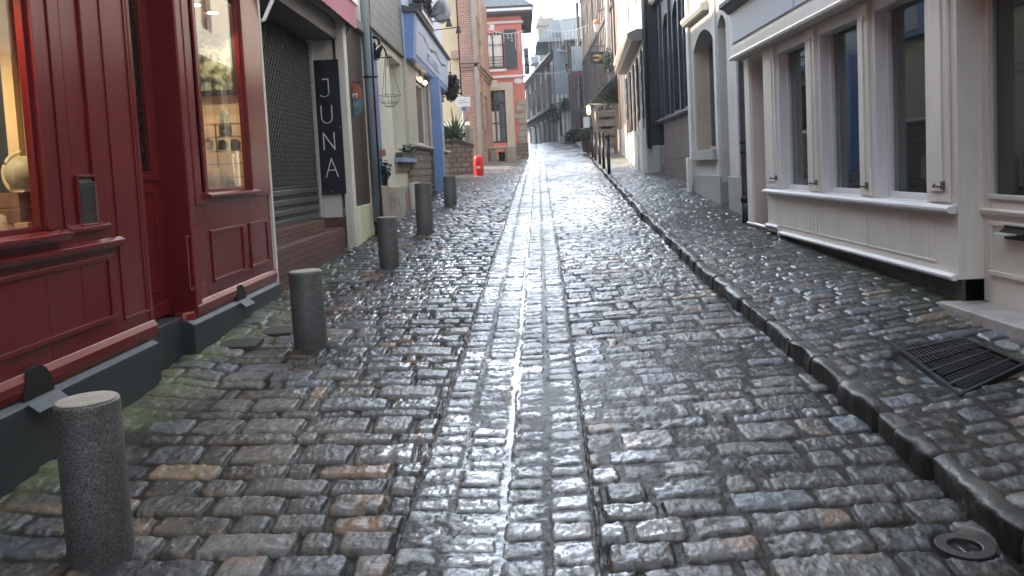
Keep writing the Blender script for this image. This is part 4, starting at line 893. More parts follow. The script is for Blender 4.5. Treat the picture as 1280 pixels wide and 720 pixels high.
# ================================================================== LEFT: brown timber front and drainpipe
def brown_house():
    X = -2.45; fr = left(X); rt = thing('house', 'narrow front of dark brown timber over a cream base, left of the blue grey pipe', 'house', (X, 12.2, .6))
    MB().box(fr, (11.56, 12.75), (-.3, 0), (onx(447, 258, X)[1], onx(445, 40, X)[1])).build('timber_panel', DKWOOD, rt, .006)
    MB().box(fr, (11.56, 12.9), (-.3, .02), (.2, onx(447, 258, X)[1])).build('base', paint('pale_cream_base', (.60, .60, .44), .8, .1, .3, .4), rt, .01)
    MB().box(fr, (11.56, 12.9), (-.3, .10), (onx(445, 40, X)[1], onx(445, 40, X)[1]+.14)).build('lintel', paint('grey_stone_lintel', (.22, .21, .2), .9), rt, .01)
    MB().box(fr, (11.56, 12.9), (-.3, 0), (onx(445, 40, X)[1]+.14, 7.2)).build('wall', LIMEW, rt)
    body(rt, fr, 11.56, 12.9, 0, 7.2, 5, LIMEW, front_w=0)
brown_house()
x_, z_ = ony(467, 290, 12.75)
downpipe('drainpipe', 'pale blue grey drainpipe beside the round orange and blue sign', -2.34, 12.62, .68, 7.2, .062, GREYPIPE, clips=(onx(458, 95, -2.34)[1],), rc=.05, zc=.95, mat2=IRON)
downpipe('drainpipe', 'thin black drainpipe at the edge of the cream wall with hanging basket', -2.36, 13.05, .75, 7.2, .035, IRON)
def round_sign():
    Y = 11.9; x, z = ony(443.5, 125, Y); zt = ony(443.5, 104, Y)[1]; r = .125; f = front(Y)
    o = thing('hanging_sign', 'small round sign, orange above and blue below, hanging over brown timber', 'sign', (x, Y, z))
    pt = [(x+r*math.cos(t), z+.02+(zt-z-.02)*math.sin(t)) for t in [math.pi*k/12 for k in range(13)]]; MB().poly(f, pt, 0, .02).build('upper_half', paint('rusty_orange_paint', (.36, .10, .06), .6, .3, .1, .5, 20), o)
    zl = ony(443.5, 146, Y)[1]; pt = [(x+r*math.cos(t), z+.02-(z-zl+.02)*math.sin(t)) for t in [math.pi*k/12 for k in range(13)]]; MB().poly(f, pt, 0.001, .018).build('lower_half', paint('teal_blue_paint', (.08, .17, .22), .6, .3, .1, .5, 20), o)
    m = MB(); m.box(f, (x-r*1.15, x+r*.45), (.02, .04), (z+.07, z+.09))
    for k in range(3): m.box(f, (x-.07+k*.05, x-.06+k*.05), (.02, .036), (z+.03, z+.07))
    m.build('white_bar', simple('white_bar', (.7, .7, .68), .6), o)
    m = MB(); m.poly(f, [(x-.06, z-.03), (x+.07, z-.02), (x+.05, z-.09), (x+.01, z-.12), (x-.03, z-.10)], .02, .028); m.build('figure', paint('pale_teal', (.15, .25, .29), .6), o)
    MB().box(f, (x-.2, x+.1), (-.02, .0), (zt-.005, zt+.012)).build('bracket', IRON, o)
round_sign()

# ================================================================== LEFT: cream house with slate-hung upper wall
def cream_left():
    X = -2.4; fr = left(X); rt = thing('house', 'cream plastered house with grey slates hung on its upper wall', 'house', (X, 15, .7)); u0, u1 = 12.95, yx(512.5, X, 200)
    Y = lambda p, q=200: yx(p, X, q)
    zs = onx(480, 51, X)[1]; a, b = Y(508), Y(494); hz0, hz1 = onx(500, 190, X)[1], onx(500, 80, X)[1]
    a, b = min(a, b), max(a, b); a = Y(493); b = Y(508)
    m = MB(); m.wall(fr, (u0+.75, u1), (.9, zs), (-.3, 0), [(a, b, hz0, hz1)]); m.build('wall', CREAM, rt, .01)
    MB().box(fr, (u0, u0+.35), (-.3, -.01), (.5, zs)).build('white_jamb', LIMEW, rt, .006)
    MB().box(fr, (u0+.35, u0+.75), (-.28, .02), (onx(481, 232, X)[1], zs)).build('blue_door_frame', paint('strong_blue_paint', (.07, .15, .36), .45), rt, .01)
    MB().box(fr, (a, b), (-.3, -.2), (hz0, hz1)).build('blind_window', CREAM, rt)
    m = MB(); m.prof(fr, [(-.3, zs), (.07, zs), (.0, 7.4), (-.3, 7.4)], u0, u1); m.build('slate_hung_wall', SLATEH, rt)
    MB().box(fr, (u0, u1), (0, .075), (zs-.03, zs+.0)).build('drip_board', LEAD, rt)
    MB().box(fr, (u1-.12, u1), (.0, .07), (.7, zs)).build('timber_post', BEAM, rt, .01)
    ya, yb = yx(499, X, 255), u1-.0; zt = onx(510, 238, X)[1]
    MB().box(fr, (ya, yb), (0, .09), (.4, zt)).build('brick_base', BRICKP, rt, .006)
    MB().box(fr, (yx(488, X, 250), ya-.02), (0, .13), (.4, onx(493, 233, X)[1])).build('stone_post', STONE, rt, .015)
    MB().box(fr, (13.15, 13.9), (-.2, .08), (.3, onx(480, 232, X)[1])).build('concrete_pier', paint('stained_concrete', (.30, .28, .24), .9, .25, .5, .6), rt, .015)
    MB().box(fr, (u1-1.0, u1+.1), (.09, .16), (.4, onx(526, 227, -2.25)[1])).build('white_block', paint('off_white_block', (.50, .50, .48), .8), rt, .01)
    body(rt, fr, u0, u1, 0, 7.4, 5, CREAM, front_w=0)
    # window box
    xw = X+.02; w0, w1 = Y(493), Y(512); zt = onx(503, 197, X+.1)[1]; o = thing('window_box', 'blue ledge with a dark trough of small plants on the cream wall', 'planter', (xw, w0, zt))
    MB().box(fr, (w0, w1), (0.0, .16), (zt-.09, zt)).build('ledge', paint('dusty_blue_ledge', (.20, .28, .42), .6), o, .006)
    MB().box(fr, (w0+.1, w1-.1), (.02, .14), (zt, zt+.1)).build('trough', simple('dark_trough', (.04, .045, .045), .6), o, .006)
    MB().leaves((xw+.1, (w0+w1)/2, zt+.16), (.08, (w1-w0)/2-.15, .08), 150, .07, 4).build('plants', LEAF, o)
    MB().box(fr, (w0+.05, w1-.2), (0, .05), (zt-.26, zt-.09)).build('patch', paint('brown_patch', (.25, .2, .16), .9), o)
    # hanging wire basket
    Yb = 13.9; x, z = ony(487, 121, Yb); zt = ony(483, 62, Yb)[1]; r = .19
    o = thing('hanging_basket', 'empty wire hanging basket in front of the cream wall', 'basket', (x, Yb, z)); m = MB(); W = simple('rusty_wire', (.16, .14, .13), .6, .5)
    ring = lambda rr, zz, n=20: [(x+rr*math.cos(2*math.pi*k/n), Yb+rr*math.sin(2*math.pi*k/n), zz) for k in range(n+1)]
    m.tube(ring(r, z+.02), .005, 4); m.tube(ring(r*.75, z-.10), .004, 4); m.tube(ring(r*.35, z-.17), .004, 4)
    for k in range(8): t = k*math.pi/4; m.tube([(x+r*math.cos(t), Yb+r*math.sin(t), z+.02), (x+r*.75*math.cos(t), Yb+r*.75*math.sin(t), z-.10), (x+r*.35*math.cos(t), Yb+r*.35*math.sin(t), z-.17)], .004, 4)
    m.build('wire_bowl', W, o); m = MB()
    for k in range(3): t = k*2.1; m.tube([(x+r*math.cos(t), Yb+r*math.sin(t), z+.02), (x-.02, Yb, zt)], .005, 4)
    m.build('chain', W, o)
    # iron dragon-like bracket
    y0, z0 = onx(470, 60, -2.2); o = thing('scroll_bracket', 'black scrolled iron bracket with leaf curls above the wire basket', 'bracket', (-2.3, 13.3, z0)); m = MB(); I = IRON
    f = front(13.5); P = lambda px, py: Vector((*[0, 0], 0)) if 0 else Vector((ony(px, py, 13.5)[0], 13.5, ony(px, py, 13.5)[1]))
    m.tube([P(466, 75), P(465, 62), P(463, 52), P(467, 46), P(473, 48), P(474, 55), P(470, 58)], [.03, .04, .035, .03, .03, .025, .01], 7)
    m.tube([P(466, 74), P(472, 66), P(478, 57), P(481, 62), P(484, 72), P(484, 84)], [.045, .05, .03, .018, .012, .006], 7); m.tube([P(462, 72), P(488, 72), P(490, 70)], .009, 6); m.build('scroll', I, o)
    MB().leaves(tuple(P(468, 66)), (.07, .07, .16), 60, .08, 8).build('iron_leaves', I, o)
    # black pot plant on the pier
    x, z = ony(475, 220, 13.6); o = thing('pot_plant', 'black pot of dark leaves standing on the concrete pier beside the pipe', 'plant', (x, 13.6, z))
    zt2 = onx(480, 232, X)[1]
    m = MB(); m.lathe((x+.03, 13.6, zt2), [(.09, 0), (.12, .2), (.13, .22)], 16); m.build('pot', BLACK, o); MB().leaves((x+.04, 13.58, zt2+.3), (.14, .14, .14), 160, .10, 9, .2).build('leaves', LEAFD, o)
    x, z = ony(478, 190, 13.5); m = MB(); m.box(front(13.5), (x-.08, x+.06), (0, .08), (z-.07, z+.04)); tag(m.build('letterbox', paint('terracotta_box', (.33, .16, .12), .7), None, .006), 'small terracotta coloured box fixed on the blue door frame', 'box')
cream_left()

# ================================================================== LEFT: pale blue shop
def blue_shop():
    X = -2.32; fr = left(X); u0, u1 = 16.75, 25.0; rt = thing('shop_building', 'pale blue shopfront with a blue corner post and white sign lettering', 'shop', (X, 19, 1))
    Z = lambda p, q: onx(p, q, X)[1]; Y = lambda p, q=180: yx(p, X, q)
    zs = Z(530, 182); zf = onx(520, 73, -2.12)[1]-.02
    w1 = (Y(524), Y(536)); w2 = (Y(551), Y(559))
    m = MB(); m.wall(fr, (u0, u1), (zs-.12, zf), (-.25, 0), [(w1[0], w1[1], zs, zf-.25), (w2[0], w2[1], zs, zf-.25)]); m.build('wall', paint('pale_stone_frame', (.45, .43, .38), .7, .1, .2, .2), rt, .008)
    MB().box(fr, (u0, u1), (-.25, .03), (.6, zs-.12)).build('stone_base', RUBBLE, rt, .01)
    moulding(fr, u0, u1, zs-.1, .1, 0, .12).build('sill', paint('pale_stone_frame', (.45, .43, .38)), rt, .004)
    for a, b in (w1, w2): window(rt, fr, (a, b), (zs, zf-.25), -.08, WHITE2, DGLASS, (1, 1), .07)
    # blue post
    xa, xb = ony(541, 180, 20.3)[0], ony(553, 180, 20.3)[0]; zb = float(g(20.3))-.1
    MB().box(front(20.3), (xa, xb), (-.35, 0), (zb, zf)).build('corner_post', BLUE, rt, .012)
    # fascia board, leaning out, with its end face
    xf = -2.12; zt = onx(516, 16, xf)[1]; uA, uB = 16.8, 24.4; m = MB()
    m.prof(left(0), [(-2.34, zf), (xf-.03, zf), (xf+.04, zt), (-2.34, zt)], uA, uB); fa = m.build('fascia', BLUE, rt, .008)
    m = MB(); m.prof(left(0), [(xf-.02, zf+.12), (xf+.035, zt-.1), (xf+.05, zt-.1), (xf-.005, zf+.12)], uA+.25, uB-.1); m.build('sign_face', PALEBLUE, fa)
    m = MB(); m.prof(left(0), [(-2.34, zt), (xf+.1, zt), (xf+.12, zt+.05), (-2.34, zt+.16)], uA-.05, uB+.05); m.build('fascia_cap', LEAD, fa, .004)
    # pale lettering and the dark leafy ornament line
    cv = bpy.data.curves.new('lettering', 'FONT'); cv.body = "Habn'Rebel"; cv.size = .55; cv.extrude = .004; cv.align_x = 'CENTER'
    tx = bpy.data.objects.new('lettering', cv); COL.objects.link(tx); dg = bpy.context.evaluated_depsgraph_get(); me = bpy.data.meshes.new_from_object(tx.evaluated_get(dg)); bpy.data.objects.remove(tx)
    lo = bpy.data.objects.new('lettering', me); COL.objects.link(lo); me.materials.append(simple('faint_white_letters', (.58, .66, .80), .5)); lo.parent = fa
    lean = math.atan2(.07, zt-zf); mid = (zf+zt)/2
    lo.matrix_parent_inverse = Matrix(); lo.location = Vector((xf+.024, 20.4, mid-.22))-Vector(rt['org']); lo.rotation_euler = (R(90)-0, 0, R(90)); lo.scale = (1.15, 1, 1)
    m = MB(); rn = random.Random(4)
    for k in range(46):
        t = k/45; u = uA+.5+t*(uB-uA-.7); z = zt-.34+.05*math.sin(t*16)-(.9*max(0, t-.86)/.14 if t > .86 else 0)
        w_ = xf+.046-.06*(zt-z)/(zt-zf); q = Vector((w_+.012, u, z)); a = rn.uniform(.04, .10); m.add([q, q+Vector((0, a, a*.7)), q+Vector((.0, a*1.7, 0)), q+Vector((0, a*.8, -a*.5))], [(0, 1, 2, 3)])
    m.build('ornament', IRON, fa)
    # wall above
    m = MB(); m.wall(fr, (u0, u1), (zf, 8.0), (-.25, 0), [(18.0, 19.0, zt+.6, zt+1.9), (21.6, 22.6, zt+.6, zt+2.0)]); m.build('upper_wall', paint('very_pale_blue_render', (.52, .60, .72), .8, .06, .2, .1), rt)
    for a in (18., 21.6): window(rt, fr, (a, a+1), (zt+.6, zt+2.0), -.1, WHITE2, DGLASS, (2, 2))
    body(rt, fr, u0, u1, .3, 8.0, 2.2, RUBBLE, front_w=0, roofh=.6)
    # interior bulbs in the window
    for px, lab in ((523.5, 'left glowing bulb in the blue shop window'), (530, 'right glowing bulb in the blue shop window')):
        x, z = ony(px, 100 if px < 525 else 104, 19.4); yy, zz = onx(px, 100 if px < 525 else 104, X+.03); o = thing('pendant_bulb', lab, 'lamp', (X+.05, yy, zz), 'bulbs in the blue shop window')
        MB().lathe((X+.06, yy, zz), [(.005, -.05), (.045, -.01), (.045, .02), (.02, .06)], 12).build('bulb', simple('warm_bulb', (1, .8, .5), .5, emit=(1, .75, .4), es=6), o); MB().tube([(X+.06, yy, zz+.05), (X+.06, yy, zz+.35)], .008, 6).build('cord', IRON, o)
    # window box of plants up on the cap, dish, lamp arms
    y0, zq = onx(545, 22, -2.15); o = thing('window_box', 'dark planter of purple and green plants above the pale blue fascia', 'planter', (-2.15, 19.6, zt+.3))
    yy0, zz0 = onx(526, 20, -2.05); yy1, _ = onx(545, 22, -2.05)
    MB().box(left(0), (yy0, yy0+2.2), (-2.3, -2.02), (zz0, zz0+.28)).build('box', simple('dark_trough', (.04, .045, .045), .6), o, .01)
    MB().box(left(0), (yy0-.05, yy0+2.3), (-2.02, -1.99), (zz0+.05, zz0+.12)).build('front_rail', WHITE2, o)
    MB().leaves((-2.14, yy0+1.1, zz0+.42), (.2, 1.05, .28), 420, .14, 11).build('plants', paint('purple_green_leaf', (.07, .05, .06), .6, .5, 0, .4, 40), o)
    x, z = ony(552, 14, 22.3); o = thing('satellite_dish', 'pale round satellite dish on the blue shop wall', 'satellite dish', (x, 22.3, z)); m = MB(); r = .33
    vs = [(x+.05, 22.3+.08, z)]; n = 20
    for j, (a, d) in enumerate(((.5, .03), (1, -.03))): vs += [(x+r*a*math.cos(t)*.8, 22.3-d-.1*math.cos(t), z+r*a*math.sin(t)) for t in [2*math.pi*k/n for k in range(n)]]
    fs_ = [(0, 1+k, 1+(k+1) % n) for k in range(n)]+[(1+k, 1+n+k, 1+n+(k+1) % n, 1+(k+1) % n) for k in range(n)]; m.add(vs, fs_, True); ds = m.build('dish', paint('dish_grey', (.45, .46, .45), .5), o); md = ds.modifiers.new('solid', 'SOLIDIFY'); md.thickness = .015
    MB().tube([(x, 22.3, z), (-2.33, 22.35, z-.1)], .02, 6).build('arm', GREYPIPE, o)
    for (pa, pb, yy, lab) in (((548, 27), (561, 25), 20.8, 'nearer spotlight on a long arm over the blue fascia'), ((556, 37), (573, 34), 23.2, 'farther spotlight on a long arm over the blue fascia')):
        xa, za = ony(*pa, yy); xb, zb2 = ony(*pb, yy); o = thing('sign_lamp', lab, 'lamp', (xa, yy, za), 'spotlights over the blue fascia')
        MB().tube([(-2.33, yy, za), (xb, yy, zb2)], .014, 6).build('arm', IRON, o); MB().lathe((xb, yy, zb2-.16), [(.09, 0), (.05, .12), (.05, .17), (.03, .2)], 14).build('lamp_head', simple('lamp_black', (.03, .03, .03), .4), o)
    # bushy dark hanging plant at the end
    x, z = ony(564, 108, 24.6); o = thing('hanging_plant', 'bushy dark hanging plant at the far end of the blue fascia', 'plant', (x, 24.6, z)); MB().leaves((x, 24.6, z), (.26, .26, .42), 500, .13, 13, .5).build('leaves', simple('dark_purple_leaf', (.03, .022, .025), .6), o); MB().tube([(x, 24.6, z+.3), (x, 24.6, z+.8)], .01, 5).build('chain', IRON, o)
blue_shop()

# ================================================================== SQUARE on the left: ochre wall, brick house, pink house
def ochre_house():
    Y = 31.4; f = front(Y); xr = ony(575, 100, Y)[0]; rt = thing('house', 'plain pale yellow wall between the blue shop and the red brick house', 'house', (-4, Y, 1.8))
    MB().wall(f, (-4.6, xr), (1.2, 9), (-.3, 0), [(-4.3, -3.6, 6, 7.6)]).build('wall', OCHRE, rt)
    window(rt, f, (-4.3, -3.6), (6, 7.6), -.1, WHITE2, DGLASS, (2, 3))
    MB().box(f, (ony(564, 68, Y)[0], ony(574, 68, Y)[0]), (0, .2), (ony(568, 74, Y)[1], ony(568, 64, Y)[1])).build('stone_corbel', paint('pinkish_stone', (.45, .33, .28), .8), rt, .02)
    body(rt, f, -4.6, xr, 1, 9, 5, OCHRE, roofh=1.)
ochre_house()
def brick_house():
    Y = 30.6; f = front(Y); x0 = ony(574.5, 60, Y)[0]; x1 = ony(592, 60, Y)[0]; rt = thing('house', 'narrow red brick house corner with stone band, left of the pink house', 'house', (x0, Y, 1.8))
    zb = ony(585, 84, Y)[1]
    MB().box(f, (x0, x1), (-.3, 0), (1.2, 8.9)).build('wall', BRICKR, rt)
    f2 = Fr((x1, Y), (.35, 6.4), (6.4, -.35)); n = 6.2
    m = MB(); m.wall(f2, (0, n), (1.2, 8.9), (-.3, 0), [(.9, 2.2, 3.2, zb-.8), (3.2, 4.4, 3.2, zb-.8), (.9, 2.2, zb+.6, zb+2.2)]); m.build('side_wall', BRICKR, rt)
    for h in ((.9, 2.2, 3.2, zb-.8), (3.2, 4.4, 3.2, zb-.8), (.9, 2.2, zb+.6, zb+2.2)): window(rt, f2, h[:2], h[2:], -.12, WHITE2, DGLASS, (2, 2))
    m = MB(); m.box(f, (x1-.02, x1+.12), (-.1, .10), (1.3, 8.9)); m.build('corner_stones', paint('grey_corner_stone', (.33, .29, .26), .8, .2, .3, .3), rt, .01)
    m = MB()
    for k, (dz, w_) in enumerate(((-.12, .05), (0, .10), (.14, .16), (.27, .09))): m.box(f, (x0, x1+.1+w_), (0, w_), (zb+dz, zb+dz+.125)); m.box(f2, (.0, n), (0, w_), (zb+dz+.002, zb+dz+.123))
    m.build('stone_band', paint('band_stone', (.30, .20, .17), .8, .2, .3, .3), rt)
    for u in (.7, 2.4): MB().box(f2, (u-.09, u+.09), (0, .08), (1.4, 8.9)).build('stone_strip', STONE, rt, .01)
    body(rt, f, x0, x1, 1, 8.9, 6, BRICKR, roofh=.5)
brick_house()
def pink_house():
    Y = 38.; f = front(Y); P = lambda px, py: ony(px, py, Y); x1 = P(656, 120)[0]; x0 = -3.2; zg = float(g(38))-.3
    rt = thing('house', 'coral pink house with tall glazed door and white window bands at the corner', 'house', (x1, Y, zg))
    dx0, dx1 = P(604, 150)[0], P(633, 150)[0]; dz0, dz1 = P(620, 179)[1], P(620, 113)[1]
    wx0, wx1 = P(602.5, 70)[0], P(630.5, 70)[0]; wz0, wz1 = P(617, 86)[1], P(617, 41)[1]; ze = P(640, 21)[1]
    m = MB(); m.wall(f, (x0, x1), (zg, ze+.2), (-.3, 0), [(dx0, dx1, dz0, dz1), (wx0, wx1, wz0, wz1)]); m.build('wall', PINK, rt, .01)
    MB().box(Fr((x1, Y+.3), (0, 1), (1, 0)), (0, 7), (-.3, 0), (zg, ze+.2)).build('side_wall', PINK, rt)
    # stone door surround
    m = MB(); m.box(f, (dx1, P(643, 150)[0]), (0, .09), (zg+.3, dz1+.0)); m.box(f, (dx0-.4, P(643, 150)[0]), (0, .10), (dz1, P(620, 104)[1])); m.box(f, (P(615, 104)[0], P(622, 104)[0]), (.1, .18), (P(620, 110)[1], P(620, 101)[1])); m.build('door_surround', paint('door_surround_stone', (.56, .52, .45), .8, .08, .2, .2), rt, .01)
    d = MB(); xm = (dx0+dx1)/2+.05
    for a, b in ((dx0, dx0+.07), (xm-.04, xm+.04), (dx1-.07, dx1)): d.box(f, (a, b), (-.2, -.12), (dz0, dz1))
    for z in (dz0, dz0+.9, dz1-.62, dz1-.07): d.box(f, (dx0, dx1), (-.195, -.125), (z, z+.07))
    dr = d.build('door', simple('dark_green_frame', (.03, .045, .045), .4), rt); MB().box(f, (dx0, dx1), (-.175, -.16), (dz0, dz1)).build('pane', DGLASS, dr)
    MB().box(f, (dx0+.32, dx0+.75), (-.155, -.15), (dz0+.1, dz0+1.5)).build('poster', simple('white_poster', (.45, .48, .47), .6), dr)
    # upper window with bars, shutter and bands
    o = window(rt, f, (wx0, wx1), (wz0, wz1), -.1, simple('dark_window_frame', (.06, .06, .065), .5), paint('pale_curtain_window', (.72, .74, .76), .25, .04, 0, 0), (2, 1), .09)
    m = MB()
    for q in (56, 71, 75, 79, 82.5): z = P(617, q)[1]; m.box(f, (wx0, wx1), (-.09, -.05), (z-.012, z+.012))
    m.build('window_bars', simple('dark_window_frame', (.06, .06, .065)), o)
    m = MB(); a, b = P(631, 62)[0], P(646, 62)[0]; z0, z1 = P(638, 86)[1], P(638, 37)[1]; m.box(f, (a, b), (.01, .05), (z0, z1)); frame_panel(m, f, (a, b), (z0, (z0+z1)/2), .05, .07, .02); frame_panel(m, f, (a, b), ((z0+z1)/2, z1), .05, .07, .02); m.build('shutter', paint('blue_black_shutter', (.05, .065, .075), .5, .1), rt)
    MB().box(f, (wx0, P(633, 88)[0]), (0, .12), (P(617, 90)[1], P(617, 87)[1])).build('sill', WHITE2, rt, .01)
    for q in (96, 28): moulding(f, x0, x1+.08, P(640, q+1.5)[1], .13, 0, .14).build('band', WHITE2, rt, .004)
    MB().box(f, (P(612, 36)[0], P(618, 36)[0]), (0, .1), (P(617, 38)[1], P(617, 31)[1])).build('keystone', WHITE2, rt, .01)
    # eaves and slate roof
    m = MB(); m.prof(f, [(-.3, ze), (.35, ze+.06), (.45, ze+.1), (.45, ze+.42), (-.3, ze+.42)], x0, x1+.5); m.build('eaves', LEAD, rt, .01)
    MB().box(f, (x0, x1+.52), (.452, .50), (ze+.2, ze+.32)).build('gutter', WHITE2, rt)
    m = MB(); a, b, c, d_ = (x0, Y-.5), (x1+.6, Y-.5), (x1+.6, Y+7.5), (x0, Y+7.5); z0 = ze+.42; z1 = ze+2.6
    m.add([(*a, z0), (*b, z0), (*c, z0), (*d_, z0), (x0+.5, Y+2.8, z1), (x1-1.8, Y+2.8, z1), (x1-1.8, Y+5, z1), (x0+.5, Y+5, z1)], [(0, 1, 5, 4), (1, 2, 6, 5), (2, 3, 7, 6), (3, 0, 4, 7), (4, 5, 6, 7)]); m.build('roof', ROOFS, rt)
    # rough stone quoins at the corner
    rn = random.Random(2); m = MB(); z = zg
    while z < P(652, 131)[1]:
        h = rn.uniform(.22, .34); m.box(f, (x1-rn.uniform(.25, .55), x1+.04), (-.2, .06), (z, z+h-.02)); z += h
    m.build('quoins', STONE, rt, .02)
    z = P(650, 183)[1]; MB().box(f, (P(645, 180)[0], x1+.06), (0, .35), (zg, z+.15)).build('stone_foot', RUBBLE, rt, .03)
    # oval house plate
    xp, zp = P(648, 101); m = MB(); m.poly(f, [(xp+.22*math.cos(t), zp+.14*math.sin(t)) for t in [2*math.pi*k/20 for k in range(20)]], .0, .05); m.poly(f, [(xp+.18*math.cos(t), zp+.10*math.sin(t)) for t in [2*math.pi*k/20 for k in range(20)]], .05, .055); m.build('oval_plate', WHITE2, rt)
pink_house()
# low walls, agave, sign, bin, bench
def low_walls():
    Y = 28.2; f = front(Y); zg = float(g(28.2))-.3; P = lambda px, py, y=Y: ony(px, py, y)
    o = thing('garden_wall', 'tall piece of weathered brick garden wall in front of the brick house', 'wall', (P(577, 190)[0], Y, zg))
    MB().box(f, (P(566, 170)[0]-2.2, P(587, 170)[0]), (-.35, 0), (zg, P(580, 157)[1])).build('brickwork', BRICKW, o, .01)
    m = MB(); m.prof(f, [(-.4, P(580, 157)[1]), (.05, P(580, 157)[1]), (-.17, P(580, 157)[1]+.14)], P(566, 170)[0]-2.2, P(588, 170)[0]); m.build('coping', STONE, o, .01)
    MB().box(f, (P(586, 170)[0], P(592, 170)[0]), (-.5, -.1), (zg, P(589, 160)[1])).build('end_pier', STONE, o, .02)
    Y2 = 26.2; f = front(Y2); zg = float(g(26))-.3
    o = thing('garden_wall', 'low sloping stone wall with dark coping in front of the agave', 'wall', (P(580, 200, Y2)[0], Y2, zg))
    a, b, c = P(563, 200, Y2)[0]-1.5, P(572, 200, Y2)[0], P(591, 200, Y2)[0]; zt = P(575, 178, Y2)[1]
    MB().poly(f, [(a, zg), (c, zg), (c, P(590, 184, Y2)[1]), (b, zt), (a, zt)], -.5, 0).build('stonework', RUBBLE, o, .02)
    MB().poly(f, [(a, zt), (b, zt), (c+.05, P(590, 184, Y2)[1]), (c+.05, P(590, 184, Y2)[1]+.10), (b+.02, zt+.12), (a, zt+.12)], -.55, .05).build('coping', DSTONE, o, .01)
    # agave
    x, z = P(569, 158, 27.2); o = thing('agave', 'spiky grey green agave growing behind the low wall', 'plant', (x, 27.2, zt)); m = MB(); rn = random.Random(6); base = Vector((x, 27.2, P(569, 172, 27.2)[1]))
    for k in range(44):
        t = rn.uniform(0, 6.28); el = rn.uniform(.35, 1.45); L_ = rn.uniform(.6, 1.15); d = Vector((math.cos(t)*math.cos(el), math.sin(t)*math.cos(el), math.sin(el))); s_ = d.cross(Vector((0, 0, 1))).normalized()*.045
        p1 = base+d*L_*.5; p2 = base+d*L_-Vector((0, 0, .1*math.cos(el)*L_)); m.add([base-s_, base+s_, p1+s_, p1-s_, p2], [(0, 1, 2, 3), (3, 2, 4)])
    m.build('leaves', LEAFG, o)
    MB().leaves((x-.2, 27.25, base.z), (.5, .25, .35), 300, .15, 3).build('low_leaves', LEAF, o)
    # arrow sign on a post
    Y3 = 27.9; xp, zp = P(579.5, 150, Y3); o = thing('direction_sign', 'white arrow signpost pointing left above the brick garden wall', 'sign', (xp, Y3, zg)); f = front(Y3)
    m = MB(); m.tube([(xp, Y3, zg), (xp, Y3, P(579, 120, Y3)[1])], .04, 8); m.build('post', GREYPIPE, o)
    a, b, c = P(568, 127, Y3)[0], P(571, 127, Y3)[0], P(588, 127, Y3)[0]; z0, z1 = P(578, 133.5, Y3)[1], P(578, 121.5, Y3)[1]
    MB().poly(f, [(a, (z0+z1)/2), (b, z0), (c, z0), (c, z1), (b, z1)], .045, .07).build('arrow_board', simple('white_sign', (.8, .8, .8), .4), o)
    m = MB(); z = (z0+z1)/2
    for k in range(2): m.box(f, (b+.06, b+.06+(.26, .34)[k]), (.07, .074), (z+.045-.08*k, z+.065-.08*k))
    m.build('text_line', simple('grey_text', (.3, .3, .32), .6), o)
    MB().box(f, (P(577.5, 137, Y3)[0], P(583, 137, Y3)[0]), (.05, .065), (P(580, 138.5, Y3)[1], P(580, 134, Y3)[1])).build('blue_tag', simple('blue_sign', (.08, .2, .5), .4), o)
    # red post-like bin
    y = 25.5; x = ony(598, 201, y)[0]; z = float(g(y))-.02; o = thing('litter_bin', 'bright red rounded barrel standing beside the low stone wall', 'bin', (x, y, z)); hh = (201.3-175)/1000*y
    r = .0062*y*1.02; m = MB(); m.lathe((x, y, z), [(r*.80, 0), (r*.9, .04), (r, hh*.35), (r*1.02, hh*.55), (r*.95, hh*.85), (r*.75, hh*.96), (r*.35, hh), (.01, hh)], 24); m.build('barrel', paint('bright_red_plastic', (.70, .03, .03), .35, .08, 0, .1), o)
    MB().box(front(y-r), (x-.05, x+.06), (-.01, .02), (z+hh*.36, z+hh*.48)).build('label_patch', simple('white_sign', (.8, .8, .8)), o)
    # stone bench / slab with bucket and posts
    Yb = 34.4; f = front(Yb); zb = float(g(Yb)); a, b = P(610, 182, Yb)[0], P(643, 182, Yb)[0]; zt = P(625, 183, Yb)[1]
    o = thing('stone_bench', 'pale stone slab bench in front of the pink house door', 'bench', (a, Yb, zb)); MB().box(f, (a, b), (-.4, .1), (zt-.09, zt)).build('slab', paint('pale_slab', (.46, .44, .39), .8), o, .02)
    for c in (a+.2, b-.35): MB().box(f, (c-.09, c+.14), (-.32, .02), (zb-.1, zt-.09)).build('leg', STONE, o, .02)
    c = P(627, 190, Yb-.4)[0]; zz = float(g(Yb-.4)); o = thing('bucket', 'black bucket standing on the setts below the stone bench', 'bucket', (c, Yb-.3, zz)); MB().lathe((c, Yb-.35, zz), [(.11, 0), (.15, .36), (.155, .38)], 18).build('pail', IRON, o); MB().tube([(c+.15*math.cos(t), Yb-.35, zz+.37+.05*math.sin(t)) for t in [math.pi*k/8 for k in range(9)]], .008, 5).build('handle', IRON, o)
    for i, (px, py, lab) in enumerate(((637, 200, 'nearer squat stone post at the right end of the bench'), (642.5, 197, 'farther squat stone post at the right end of the bench'))):
        y = 33.2+.6*i; x = ony(px, py, y)[0]; z = float(g(y)); m = MB(); m.box(front(y), (x-.10, x+.10), (-.2, 0), (z-.05, z+.62-.06*i)); tag(m.build('stone_post', STONE, None, .03), lab, 'post', 'squat stone posts by the bench')
    # pieces of railing by the brick house
    x, y = ong(607, 193); z = float(g(y)); o = thing('handrail', 'dark iron handrail rising to the glazed door of the pink house', 'railing', (x, y, z)); MB().tube([(x+.1, y, z), (x-.1, y, z+.9)], .05, 6).build('post', IRON, o); MB().tube([(x-.1, y, z+.9), (x-.15, y+1.5, z+2.0)], .03, 6).build('rail', IRON, o)
low_walls()

